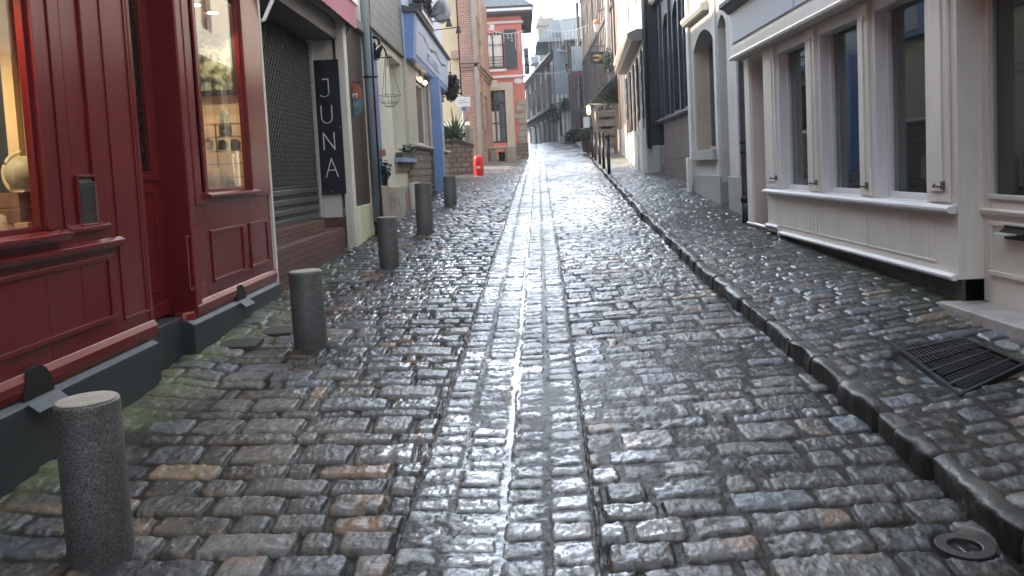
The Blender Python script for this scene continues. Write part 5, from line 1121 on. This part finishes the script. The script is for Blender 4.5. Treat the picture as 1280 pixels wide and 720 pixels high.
# ================================================================== FAR END of the street
def far_block():
    zb = 2.6
    def timber(fr, u0, u1, z0, z1, rt, infill, beam, holes, cols=9, name='timber_frame', diag=True):
        m = MB(); m.wall(fr, (u0, u1), (z0, z1), (-.3, 0), holes); m.build('wall', infill, rt)
        m = MB(); rn = random.Random(int(u1*10)); step = (u1-u0)/cols
        for k in range(cols+1):
            u = u0+k*step
            if any(h[0]+.05 < u < h[1]-.05 for h in holes): continue
            m.box(fr, (u-.09, u+.09), (0, .06), (z0, z1))
        for z in (z0+.1, (z0+z1)/2, z1-.15): 
            m.box(fr, (u0, u1), (.0, .075), (z-.1, z+.1)) if not any(h[2] < z < h[3] for h in holes) else None
        m.build(name, beam, rt)
    # timber-framed house closing the view, left end
    a = Vector((ony(697, 150, 63)[0], 63, 0)); b = Vector((ony(656, 150, 90)[0], 90, 0)); d = (b-a); n = Vector((-d.y, d.x, 0)); n = n if n.x < 0 else -n
    fr = Fr((a.x, a.y), (d.x, d.y), (n.x, n.y)); Ln = d.length; ztop = ony(696, 66, 63)[1]; zmid = ony(696, 130, 63)[1]
    rt = thing('house', 'old grey timber framed house with slate roof at the far end of the street', 'house', (a.x, a.y, zb))
    wh = [(u, u+1.5, zmid+.9, zmid+2.6) for u in (1.5, 5, 9, 14, 19, 24)]
    timber(fr, 0, Ln, zmid, ztop, rt, INFILL, BEAM, wh, 34)
    for h in wh: window(rt, fr, h[:2], h[2:], -.1, WHITE2, DGLASS, (2, 2), .1)
    sh = [(u, u+1.9, zb+.8, zmid-.7) for u in (1, 4, 7.5, 11, 15, 20)]
    MB().wall(fr, (0, Ln), (zb-.5, zmid), (-.3, .0), sh).build('ground_floor', GREYWOOD, rt)
    for h in sh: window(rt, fr, h[:2], h[2:], -.08, WHITE2, DGLASS, (2, 1), .16)
    MB().prof(fr, [(0, zmid-.25), (.9, zmid-.55), (.9, zmid-.45), (0, zmid+.0)], .5, Ln).build('canopy', paint('old_canopy', (.12, .12, .12), .7), rt)
    m = MB(); m.prof(fr, [(.5, ztop-.15), (.5, ztop), (-3.5, ztop+2.3), (-7, ztop+.2), (-7, ztop)], -1, Ln+.5); m.build('roof', ROOFS, rt)
    for u in (5.5, 17):
        m = MB(); m.box(fr, (u, u+2.2), (-2.5, -.3), (ztop, ztop+1.5)); m.build('dormer', paint('bluish_dormer', (.25, .31, .37), .6), rt); m = MB(); m.prof(Fr(tuple(fr.p(u+1.1, 0, 0))[:2], tuple(-fr.n)[:2], tuple(fr.u)[:2]), [(-1.4, ztop+1.4), (0, ztop+2.3), (1.4, ztop+1.4)], 0, 3.2); m.build('dormer_roof', ROOFS, rt)
        window(rt, fr, (u+.5, u+1.7), (ztop+.3, ztop+1.3), -.28, WHITE2, DGLASS, (2, 1), .1)
    # chimney
    x, z = ony(682, 30, 74); o = MB(); o.box(front(74), (x-.75, x+.75), (-.9, .9), (ztop, z-.3)); o.box(front(74), (x-.9, x+.9), (-1.05, 1.05), (z-.3, z)); o.box(front(74), (x-.75, x+.75), (-.9, .9), (z, z+.4)); o.tube([(x-.4, 74, z+.3), (x-.4, 74, z+1.3)], .14, 8)
    ch = o.build('chimney', brick('pale_chimney_brick', (.48, .42, .33), (.58, .52, .42), (.4, .37, .3), .5, .2, .03), rt)
    # slate blue house, facing down the street
    Y = 61.5; f = front(Y); P = lambda px, py, y=Y: ony(px, py, y)
    rt = thing('house', 'tall slate blue house front beyond the timber house, with white gutter pipe', 'house', (P(706, 170)[0], Y, zb))
    x0, x1 = P(694.5, 120)[0], P(713.5, 120)[0]; zt = P(705, 52)[1]; hs = [(x0+.15, x0+.6, zb+1.2, zb+3.6), (x0+.8, x1-.08, P(705, 92)[1], P(705, 78)[1])]
    m = MB(); m.wall(f, (x0, x1), (zb, zt), (-.3, 0), hs); m.build('wall', paint('slate_blue_render', (.30, .35, .39), .8, .15, .3, .3), rt)
    for h in hs: window(rt, f, h[:2], h[2:], -.1, WHITE2, DGLASS, (1, 2), .06)
    a_, b_ = x0-1.3, x1+3.2; m = MB(); m.add([(a_, Y-.4, zt), (b_, Y-.4, zt), (b_, Y+7, zt), (a_, Y+7, zt), (x0+.2, Y+3, zt+2.2), (b_, Y+3, zt+2.5)], [(0, 1, 5, 4), (1, 2, 5), (2, 3, 4, 5), (3, 0, 4), (3, 2, 1, 0)]); m.build('roof', ROOFS, rt)
    MB().box(WORLD, (P(690, 50)[0], P(698, 50)[0]), (Y+.2, Y+1.6), (zt-.6, zt+.75)).build('dormer', paint('bluish_dormer', (.25, .31, .37), .6), rt)
    for q in (698, 703.5, 709): MB().box(f, (P(q, 150)[0]-.07, P(q, 150)[0]+.07), (0, .12), (zb, P(q, 118)[1])).build('pilaster', WHITE2, rt)
    m = MB(); zp = P(703, 64)[1]; m.tube([(P(697, 60)[0], Y-.2, zp+.15), (P(699, 64)[0], Y-.2, zp), (P(708, 64)[0], Y-.2, zp), (P(709.5, 66)[0], Y-.2, zp-.15), (P(711, 120)[0], Y-.2, zb)], .07, 6); m.build('gutter_pipe', WHITE2, rt)
    MB().box(f, (P(698, 110)[0], P(703, 110)[0]), (.0, .1), (P(700, 116)[1], P(700, 108)[1])).build('sign_plate', paint('teal_plate', (.2, .35, .4), .5), rt)
    MB().leaves((P(692, 143)[0], Y-.6, P(692, 143)[1]), (.35, .35, .75), 300, .25, 21).build('hanging_ivy', LEAFD, rt)
    MB().leaves((P(706, 132)[0], Y-.4, P(706, 132)[1]), (.5, .3, .6), 260, .22, 22).build('climbing_ivy', LEAFD, rt)
    # pinkish timber house
    Y2 = 59.; f = front(Y2); P2 = lambda px, py: ony(px, py, Y2); x0, x1 = P2(712.5, 120)[0], P2(735, 120)[0]; zt = P2(722, 50)[1]
    rt = thing('house', 'pinkish timber framed house with dark steep gable at the far end', 'house', (x0, Y2, zb))
    zc = P2(722, 140)[1]; hs = [(x0+.45, x0+.85, zc+1.4, zc+2.9), (x0+1.0, x0+1.25, zc+.1, zc+.9)]
    timber(f, x0, x1, zc, zt, rt, paint('pinkish_infill', (.36, .29, .27), .85, .12, .3, .3), BEAM, hs, 6)
    for h in hs: window(rt, f, h[:2], h[2:], -.08, WHITE2, DGLASS, (2, 2), .05)
    MB().wall(f, (x0, x1), (zb, zc), (-.3, 0), [(x0+.3, x0+1.1, zb, zc-.4)]).build('ground_floor', BEAM, rt); MB().box(f, (x0+.3, x0+1.1), (-.2, -.12), (zb, zc-.4)).build('door', simple('oxblood_door', (.10, .03, .03), .5), rt)
    m = MB(); m.prof(Fr((x0, Y2), (1, 0), (0, -1)), [(.5, zt-.1), (.5, zt), (-4, zt+2.2), (-4, zt-.1)], -.3, x1-x0+4); m.build('roof', ROOFS, rt)
    # hanging banner sign, vertical
    Yb = 55.; Pb = lambda px, py: ony(px, py, Yb); o = thing('hanging_sign', 'tall pale blue vertical banner sign with a line of small dark letters', 'sign', (Pb(719, 72)[0], Yb, Pb(719, 88)[1])); f = front(Yb)
    a, b, z0, z1 = Pb(714.5, 70)[0], Pb(727.5, 70)[0], Pb(721, 89)[1], Pb(721, 58)[1]; MB().box(f, (a, b), (0, .08), (z0, z1)).build('panel', paint('pale_blue_banner', (.42, .52, .57), .5, .05, 0, .1), o, .01)
    m = MB(); 
    for k in range(9): z = z1-.25-k*.12; m.box(f, (a+.1, a+.17), (.08, .085), (z-.07, z))
    m.build('small_letters', simple('letter_grey', (.12, .14, .16)), o); MB().tube([(a+.3, Yb, z1), (a+.28, Yb, z1+1.6)], .025, 5).tube([(a+.28, Yb, z1+.4), (b+1., Yb, z1+.1)], .02, 5).build('bracket', GREYPIPE, o)
    x, z = Pb(721, 92.5); o = MB(); o.box(f, (Pb(714.5, 90)[0], Pb(727, 90)[0]), (0, .12), (Pb(721, 96)[1], Pb(721, 90)[1])); tag(o.build('shop_sign', paint('maroon_sign', (.20, .07, .07), .6), None, .01), 'small maroon sign board right under the pale blue banner', 'sign')
    # tall sign with dark squares beside the pink house
    Yc = 52.; Pc = lambda px, py: ony(px, py, Yc); o = thing('shop_sign', 'dark vertical letter sign projecting behind the pink house corner', 'sign', (Pc(658, 80)[0], Yc, Pc(658, 92)[1])); f = front(Yc)
    a, b, z0, z1 = Pc(655, 76)[0], Pc(661.5, 76)[0], Pc(658, 93)[1], Pc(658, 60)[1]; MB().box(f, (a, b), (0, .1), (z0, z1)).build('board', BLACK, o, .01); m = MB()
    for k in range(3):
        z = z0+(z1-z0)*(k+.5)/3; w_ = (b-a)*.28; c = (a+b)/2
        m.box(f, (c-w_, c+w_), (.1, .11), (z+.14, z+.19)); m.box(f, (c-w_, c-w_+.04), (.1, .11), (z-.18, z+.14)); 
        if k != 0: m.box(f, (c+w_-.04, c+w_), (.1, .11), (z-.18, z+.14))
    m.build('letters', simple('letter_pale', (.4, .42, .42)), o); MB().box(f, (-1.8, a), (-.02, .02), (z1-.2, z1-.12)).build('bracket', IRON, o)
far_block()
def sun_block_row():  # hidden row added to keep the sun off the far timber house
    fr = Fr((-.9, 45.6), (-.03, 1), (1, .03)); rt = thing('house', 'added unseen grey house row behind the coral pink house, blocking the sun', 'house', (-.9, 45.6, 2.6))
    MB().wall(fr, (0, 40), (2.3, 12.5), (-.3, 0), [(a, a+1.1, 7, 8.8) for a in (3, 8, 13, 18)]).build('wall', INFILL, rt)
    for a in (3, 8, 13, 18): window(rt, fr, (a, a+1.1), (7, 8.8), -.1, WHITE2, DGLASS, (2, 2))
    body(rt, fr, 0, 40, 2.3, 12.5, 6, INFILL, front_w=0)
sun_block_row()
def right_far():
    # tall facade after the awning shop
    fr = Fr((4.36, 35.8), (.010, 1), (-1, .010)); rt = thing('house', 'tall weathered pinkish house front above and beyond the black awning', 'house', (4.4, 35.8, 2.1))
    hs = [(u, u+1.1, z, z+1.9) for u in (2.4, 6.4, 10.4, 14.4, 18.) for z in (6.2, 9.6)]
    PW = paint('worn_pinkish_render', (.36, .30, .28), .85, .25, .4, .6)
    m = MB(); m.wall(fr, (0, 21), (1.6, 13.), (-.3, 0), hs+[(u, u+1.8, 2.4, 4.6) for u in (6.5, 10.5, 15)]); m.build('wall', PW, rt)
    for h in hs: window(rt, fr, h[:2], h[2:], -.1, WHITE2, DGLASS, (2, 3), .07)
    for u in (6.5, 10.5, 15): window(rt, fr, (u, u+1.8), (2.4, 4.6), -.1, BEAM, DGLASS, (2, 1), .07)
    m = MB()
    for k in range(22): m.box(fr, (k*.95+.0, k*.95+.13), (0, .05), (5.2, 12.9))
    for z in (5.2, 8.6, 12.8): m.box(fr, (0, 21), (0, .07), (z, z+.2))
    m.build('timber_frame', BEAM, rt)
    body(rt, fr, 0, 21, 1.5, 13, 6, PW, front_w=0)
    MB().tube([fr.p(20.6, .25, 2.3), fr.p(20.6, .25, 12.8)], .12, 8).build('downpipe', simple('dark_brown_pipe', (.05, .045, .05), .5), rt)
    MB().tube([fr.p(1.0, .2, 4.9), fr.p(1.0, .2, 12.8)], .10, 8).build('downpipe', WHITE2, rt)
    # black awning
    xr, zt = ony(773.5, 90, 34.8); xl, zl = ony(734.5, 130, 34.8); y0, y1 = 34.6, 38.4; zr = ony(772, 130, 34.8)[1]
    o = thing('awning', 'black canvas awning with sloping side over the planters', 'awning', (xr, 34.8, zl)); m = MB(); t = .04
    AWN = paint('black_green_canvas', (.012, .018, .018), .7, .3, .2, .3)
    m.prof(Fr((0, 0), (0, 1), (1, 0)), [(xr, zt), (xl, zl), (xl, zl-.12), (xl+.04, zl-.12), (xl+.04, zl-.02), (xr, zt-.07)], y0, y1); m.build('canvas', AWN, o)
    m = MB(); m.poly(front(y0), [(xr, zt-.05), (xl+.05, zl-.01), (xr, zr)], -.02, 0); m.build('side_panel', AWN, o); MB().tube([(xl, y0-.03, zl-.02), (xr, y0-.03, zr)], .025, 6).build('rail', GREYPIPE, o)
    MB().leaves((xr-.5, y0-.15, (zt+zr)/2-.3), (.42, .1, .6), 200, .13, 31).build('climbing_leaves', LEAFD, o)
    # planters / slatted stand under it
    def P(px, py, y=33.): return ony(px, py, y)
    zg = float(pave_z(3.6, 33.)); y = 33.; f = front(y); W = wood('old_crate_wood', (.22, .17, .13))
    o = thing('plant_stand', 'tall slatted wooden stand filled with plants beneath the black awning', 'stand', (P(755, 180)[0], y, zg)); a, b = P(745.5, 160)[0], P(771, 160)[0]; zt = P(758, 137)[1]
    m = MB()
    for u in (a, b-.08): m.box(f, (u, u+.08), (-.6, .0), (zg, zt))
    m.build('side_post', W, o, .005)
    for k, (q0, q1) in enumerate(((146, 137), (158, 149), (170, 161), (182, 172))):
        m = MB(); z0, z1 = P(758, q0)[1], P(758, q1)[1]
        for j in range(3): m.box(f, (a+.08, b-.08), (-.02, .02), (z0+j*(z1-z0)/3+.01, z0+(j+1)*(z1-z0)/3-.01))
        m.box(f, (a+.08, b-.08), (-.58, -.02), (z0, z0+.02)); m.build('crate_front', W, o, .003)
        MB().leaves(((a+b)/2, y+.25, z1+.02), ((b-a)/2-.08, .22, .13), 160, .09, 40+k).build('plants', LEAF if k % 2 else LEAFD, o)
    o = thing('shrub', 'round dark green shrub in a pot left of the slatted plant stand', 'shrub', (P(735, 185, 36)[0], 36, 2.2)); x, z = P(733.5, 168, 36); zgr = float(g(36))+.1
    MB().leaves((x, 36, z), (.30, .3, .42), 700, .13, 50).build('leaves', LEAFD, o); MB().lathe((x, 36, zgr), [(.2, 0), (.27, .42), (.3, .45)], 18).build('pot', DSTONE, o)
    o = thing('shrub', 'low wide dark bush at the foot of the far pinkish timber house', 'shrub', (P(719, 175, 52)[0], 52, 3.)); x, z = P(719, 171, 52); MB().leaves((x, 52, z), (.75, .5, .5), 800, .2, 51).build('leaves', LEAFD, o); MB().box(front(52), (x-.7, x+.7), (-.4, .4), (2.9, z-.3)).build('trough', DSTONE, o)
    # menu board
    x, z = P(733, 153, 33.6); o = thing('menu_board', 'white menu board on a thin post under the glowing lamp', 'sign', (x, 33.6, zg)); MB().box(front(33.6), (x-.13, x+.13), (0, .03), (z-.22, z+.22)).build('board', simple('menu_white', (.55, .62, .66), .4), o); MB().tube([(x, 33.62, zg-.1), (x, 33.62, z+.2)], .02, 6).build('post', IRON, o)
    # glowing lamp
    x, z = P(735.8, 137.5, 34.4); o = thing('wall_lamp', 'glowing orange lamp at the street end of the black awning', 'lamp', (x, 34.4, z)); MB().lathe((x, 34.4, z), [(.01, -.19), (.07, -.14), (.085, 0), (.07, .15), (.01, .2)], 14).build('lit_glass', simple('orange_glow', (1, .7, .4), .5, emit=(1, .56, .22), es=9), o); MB().tube([(x, 34.4, z+.18), (x, 34.4, z+.3)], .02, 6).build('hanger', IRON, o); lamp(x, 34.3, z-.2, 25, .1, o, .1)
    # black shop sign with gilt fish-like shape, on a bracket
    Y = 40.; Q = lambda px, py: ony(px, py, Y); x, z = Q(747.5, 72.5); f = front(Y); o = thing('hanging_sign', 'black ragged edged hanging sign with a golden curved shape', 'sign', (x, Y, z))
    rn = random.Random(12); w_, h_ = .42, .31; pts = []
    for k in range(22): t = 2*math.pi*k/22; q = 1/max(abs(math.cos(t)), abs(math.sin(t)))**.75*(1+rn.uniform(-.07, .07)); pts.append((x+w_*q*math.cos(t), z+h_*q*math.sin(t)))
    MB().poly(f, pts, 0, .05).build('board', BLACK, o); GD = simple('worn_gilding', (.62, .46, .16), .35, .3)
    m = MB(); m.tube([f.p(x-.26, .06, z+.10), f.p(x-.08, .06, z+.12), f.p(x+.14, .06, z+.02), f.p(x+.30, .06, z-.05)], [.02, .07, .10, .03], 7); m.tube([f.p(x-.24, .06, z-.10), f.p(x-.05, .06, z-.12), f.p(x+.16, .06, z-.06)], [.03, .075, .06], 7); m.build('golden_shape', GD, o)
    zt = Q(750, 57.5)[1]; MB().tube([(x-.5, Y, zt), (4.7, Y, zt)], .02, 6).tube([(x-.3, Y, zt), (x-.3, Y, z+.3)], .01, 4).tube([(x+.3, Y, zt), (x+.3, Y, z+.3)], .01, 4).build('bracket', IRON, o)
    # lantern
    Y = 37.5; x, z = ony(745.5, 32, Y); o = thing('street_lantern', 'white glass street lantern with orange red cap on a curved arm', 'street lamp', (x, Y, z)); m = MB(); m.lathe((x, Y, z-.28), [(.09, 0), (.15, .34)], 6); m.build('lantern_glass', simple('frosted_lantern', (.75, .75, .73), .3), o)
    MB().lathe((x, Y, z+.07), [(.17, 0), (.18, .05), (.12, .19), (.03, .23)], 6).build('cap', paint('orange_red_cap', (.62, .20, .10), .5), o); MB().tube([(x, Y, z+.3), (x+.1, Y, z+.62), (x+.4, Y, z+.75), (x+.8, Y, z+.6), (4.6, Y, z-.1)], .025, 6).build('arm', IRON, o)
    x, z = ony(763, 74, 34.4); o = thing('wall_shrub', 'green trailing plant high on the wall above the awning', 'plant', (x, 34.4, z)); MB().leaves((x, 35.2, z), (.22, .2, .6), 300, .12, 61).build('leaves', LEAF, o)
    # half-open dark shutter panel
    m = MB(); q = [ony(p[0], p[1], 39) for p in ((756, 47), (764, 36), (765.5, 39), (757, 51))]; m.poly(front(39), q, 0, .05); tag(m.build('folded_blind', paint('dark_grey_canvas', (.10, .11, .12), .7), None), 'folded dark grey blind sticking out above the hanging golden sign', 'blind')
right_far()

# ================================================================== street furniture
def bollards():
    labs = ['nearest stout granite bollard, at the foot of the red shop plinth', 'second granite bollard, right of the red shop window with the picture', 'granite bollard in front of the cream house pier and the pale pipe', 'granite bollard before the pinkish brick base of the cream house', 'farthest granite bollard, beside the blue corner post']
    tops = [(109, 500.5), (385, 339), (485.5, 271.5), (530.5, 229), (562, 220.5)]; bases = [(127, 690), (389, 431), (487, 332), (531.5, 290), (563.5, 256)]; wd = [77, 41, 24.5, 20.3, 15.7]
    proto = None
    for i, ((tx, ty), (bx_, by_)) in enumerate(zip(tops, bases)):
        x, y = ong(bx_, by_, -.0); z = float(street_z(np.array(x), np.array(y))); y += .0
        t = ony(tx, ty, y); r = wd[i]/2000*y*1.02; h = (t[1]-z)
        o = thing('bollard', labs[i], 'bollard', (x, y, z), 'granite bollards along the left side'); o.rotation_euler = (R(random.uniform(-.8, .8)), R(random.uniform(-1, 1)), 0)
        if proto is None:
            m = MB(); m.lathe((x, y, z), [(r*1.01, -.15), (r*1.01, .02), (r, .06), (r*.99, h-.012), (r*.965, h), (.001, h+.003)], 40, .004); c = m.build('shaft', GRAN, o); proto = (c, r, h)
            m = MB(); m.lathe((x, y, z+h+.0042), [(r*.94, 0), (r*.90, .004)], 32); m.build('skylit_top', granite('skylit_top_granite', (.26, .26, .25), .8, .35), o)  # paler disc: light falling on the bollard top put into its colour
        else:
            c = proto[0].copy(); COL.objects.link(c); c.parent = o; c.scale = (r/proto[1], r/proto[1], h/proto[2])
            tp = [q for q in COL.objects if q.name == 'skylit_top'][0].copy(); COL.objects.link(tp); tp.parent = o; tp.scale = c.scale
bollards()
def poles():
    spec = [((757.5, 168), (761.5, 217)), ((751, 165.5), (755, 210)), ((746, 165), (750, 204.5)), ((741.5, 164), (744.5, 200)), ((738.5, 163), (741, 196.5))]
    labs = ['nearest slim black metal post on the right kerb', 'second nearest of the slim black posts along the right kerb', 'middle one of five slim black posts on the right kerb', 'second farthest of the slim black kerb posts', 'farthest slim black post, just before the plant stand']
    for i, ((tx, ty), (bx_, by_)) in enumerate(spec):
        x, y = ong(bx_, by_, .12); z = float(pave_z(max(x, float(kx(y))+.15), y)); h = ony(tx, ty, y)[1]-z; r = .048
        o = thing('post', labs[i], 'bollard', (x, y, z), 'black metal posts on the right kerb'); m = MB(); m.tube([(x, y, z-.1), (x, y, z+h-.12)], r, 14); m.build('shaft', BLACK, o)
        m = MB(); m.lathe((x, y, z+h-.12), [(r*1.2, 0), (r*1.2, .02), (r*.8, .04), (r*1.12, .07), (r*1.1, .10), (.005, .125)], 14); m.build('cap', BLACK, o)
poles()
def grates():
    # pavement drain grating
    P = [ong(*p, dz=.17) for p in ((1131, 440), (1203, 434), (1277, 468), (1200, 490))]; c = Vector((sum(p[0] for p in P)/4, sum(p[1] for p in P)/4, 0)); z = float(pave_z(c.x, c.y))
    a = Vector((*P[1], 0))-Vector((*P[0], 0)); b = Vector((*P[3], 0))-Vector((*P[0], 0)); 
    o = thing('drain_grate', 'dark cast iron slotted drain cover set in the right pavement', 'drain cover', (c.x, c.y, z)); ux = Vector((1, 0, 0)); W_, D_ = .50, .60
    sl = float(pave_z(c.x, c.y+.1)-pave_z(c.x, c.y))/.1; sx = float(pave_z(c.x+.1, c.y)-pave_z(c.x, c.y))/.1
    P4 = [Vector((*p, 0)) for p in P]
    def q(u, v, h=0):
        s_, t_ = u/W_+.5, .5-v/D_; p = (P4[0]*(1-s_)+P4[1]*s_)*(1-t_)+(P4[3]*(1-s_)+P4[2]*s_)*t_
        return Vector((p.x, p.y, z-.004+sl*(p.y-c.y)+sx*(p.x-c.x)+h))
    def slab(m, u0, u1, v0, v1, h0, h1): m.add([q(u, v, h) for h in (h0, h1) for v in (v0, v1) for u in (u0, u1)], [(0, 2, 3, 1), (4, 5, 7, 6), (0, 1, 5, 4), (2, 6, 7, 3), (0, 4, 6, 2), (1, 3, 7, 5)])
    I = simple('cast_iron_wet', (.022, .024, .027), .38, .6)
    m = MB(); slab(m, -W_/2, W_/2, -D_/2, D_/2, -.05, -.012); m.build('dark_pit', simple('pit_black', (.003, .003, .003), 1), o)
    m = MB(); e = .025
    slab(m, -W_/2-e, W_/2+e, -D_/2-e, -D_/2, -.05, .006); slab(m, -W_/2-e, W_/2+e, D_/2, D_/2+e, -.05, .006); slab(m, -W_/2-e, -W_/2, -D_/2, D_/2, -.05, .006); slab(m, W_/2, W_/2+e, -D_/2, D_/2, -.05, .006)
    for k in (-.2, .0, .2): slab(m, -W_/2, W_/2, k*D_*1.6-.012, k*D_*1.6+.012, -.02, .004)
    m.build('frame', I, o)
    m = MB()
    for k in range(16): u = -W_/2+.015+k*(W_-.03)/15; slab(m, u-.008, u+.008, D_/2-.2, D_/2-.005, -.02, .003)
    for s_ in (0, 1):
        for k in range(9): v = -D_/2+.02+s_*.19+k*.0195; slab(m, -W_/2+.03, W_/2-.03, v, v+.009, -.02, .003)
    m.build('bars', I, o)
    # round iron ring by the kerb
    x, y = ong(1206, 672, .02); z = float(street_z(np.array(x), np.array(y)))-.008; o = thing('valve_cover', 'small round iron valve cover in the setts against the kerb, bottom right', 'valve cover', (x, y, z))
    m = MB(); m.lathe((x, y, z-.06), [(.105, 0), (.105, .058), (.102, .0605), (.064, .0605), (.060, .058), (.060, .01)], 32); m.build('rim', granite('worn_cast_iron', (.035, .034, .033), .5, .3), o, smooth=False); MB().lathe((x, y, z-.045), [(.055, 0), (.05, .006)], 24).build('lid', simple('pit_black', (.003, .003, .003)), o)
    m = MB(); m.box(WORLD, (x-.012, x-.004), (y-.02, y+.02), (z-.038, z-.02)); m.box(WORLD, (x+.016, x+.022), (y-.02, y+.02), (z-.038, z-.022)); m.build('lug', simple('wet_steel', (.5, .5, .5), .15, .9), o)
    # two small dark covers by the second bollard
    I2 = paint('muddy_cover', (.05, .05, .045), .7, .3, .6, .5, 20)
    for px, py, lab in ((300, 433, 'flat square dark cover left of the second granite bollard'), (352, 413, 'small dark square cover behind the second granite bollard')):
        x, y = ong(px, py); z = float(street_z(np.array(x), np.array(y)))+.008; m = MB(); m.add([(x+a_, y+b_, z-.020+.058*b_+h) for h in (-.05, .010) for b_ in (-.12, .12) for a_ in (-.16, .16)], [(0, 2, 3, 1), (4, 5, 7, 6), (0, 1, 5, 4), (2, 6, 7, 3), (0, 4, 6, 2), (1, 3, 7, 5)])
        tag(m.build('inspection_cover', I2, None, .004), lab, 'cover')
grates()
def icicle(name, label, pts, drop, seed, n):
    """string of white icicle lights: a sagging cable with hanging strands"""
    o = thing(name, label, 'string lights', tuple(pts[0]), 'icicle string lights over the street'); pts = [Vector(p) for p in pts]; W = simple('white_light_cable', (.75, .78, .8), .5, emit=(.9, .95, 1), es=.08)
    a, b = pts; cab = [a.lerp(b, t/12)+Vector((0, 0, -.25*math.sin(math.pi*t/12))) for t in range(13)]; MB().tube(cab, .011, 5).build('cable', W, o)
    rn = random.Random(seed); m = MB()
    for k in range(n):
        t = (k+.5)/n; p = a.lerp(b, t)+Vector((0, 0, -.25*math.sin(math.pi*t))); d = drop*rn.uniform(.25, 1); m.tube([p, p+Vector((rn.uniform(-.06, .06), 0, -d))], .006, 3)
        for j in range(int(d/.12)): q = p+Vector((rn.uniform(-.03, .03), 0, -.12*j-.06)); m.tube([q, q+Vector((0, 0, -.04))], .015, 4)
    m.build('strand', W, o)
icicle('string_lights', 'icicle string lights across the upper window of the pink house', [(*[ony(604, 32, 37.6)[0], 37.6], ony(604, 32, 37.6)[1]), (ony(655, 38, 37.6)[0], 37.6, ony(655, 38, 37.6)[1])], 1.0, 1, 11)
icicle('string_lights', 'upper icicle string lights in front of the far slate roofs', [(ony(683, 37, 50)[0], 50, ony(683, 37, 50)[1]), (ony(738, 30, 50)[0], 50, ony(738, 30, 50)[1])], 1.5, 2, 13)
icicle('string_lights', 'lower icicle string lights before the far timber framed house', [(ony(657, 90, 56)[0], 56, ony(657, 90, 56)[1]), (ony(722, 84, 56)[0], 56, ony(722, 84, 56)[1])], .45, 3, 15)

# ------------------------------------------------------------------ thin morning haze in the street
hz = MB(); hz.box(WORLD, (-40, 40), (-12, 120), (-3.0, 24)); ho = hz.build('haze', newmat('thin_haze')[0]); ho['kind'] = 'stuff'
t = ho.data.materials[0].node_tree; t.nodes.remove(t.nodes['Principled BSDF']); pv = t.nodes.new('ShaderNodeVolumePrincipled'); pv.inputs['Color'].default_value = (.93, .96, 1, 1); pv.inputs['Density'].default_value = .0016; pv.inputs['Anisotropy'].default_value = .3
t.links.new(pv.outputs[0], t.nodes['Material Output'].inputs['Volume'])

def sky_block_rows():  # unseen rows added behind the camera to cut down the sky light
    for side, X, lab, mat in ((right, 3.0, 'added unseen cream house front behind the viewpoint on the right, blocking sky light', GREIGE), (left, -2.6, 'added unseen plain house front behind the viewpoint on the left, blocking sky light', BRICKR)):
        fr = side(X); rt = thing('house', lab, 'house', (X, -10, -1)); hs = [(u, u+1.1, z, z+1.7) for u in (-23, -19, -15, -11, -7, -3.4) for z in (1.2, 5.2)]
        MB().wall(fr, (-26, -1.02), (-2.2, 8.8), (-.25, 0), hs).build('wall', mat, rt)
        for h in hs: window(rt, fr, h[:2], h[2:], -.1, WHITE2, DGLASS, (2, 2))
        body(rt, fr, -26, -1.02, -2.2, 8.8, 5, mat, front_w=0)
    m = MB(); m.add([(-3.2, -26, -1.9), (3.4, -26, -1.9), (3.4, -3.95, -.20), (-3.2, -3.95, -.20)], [(0, 1, 2, 3)]); m.build('road', GRAN)['kind'] = 'structure'
sky_block_rows()
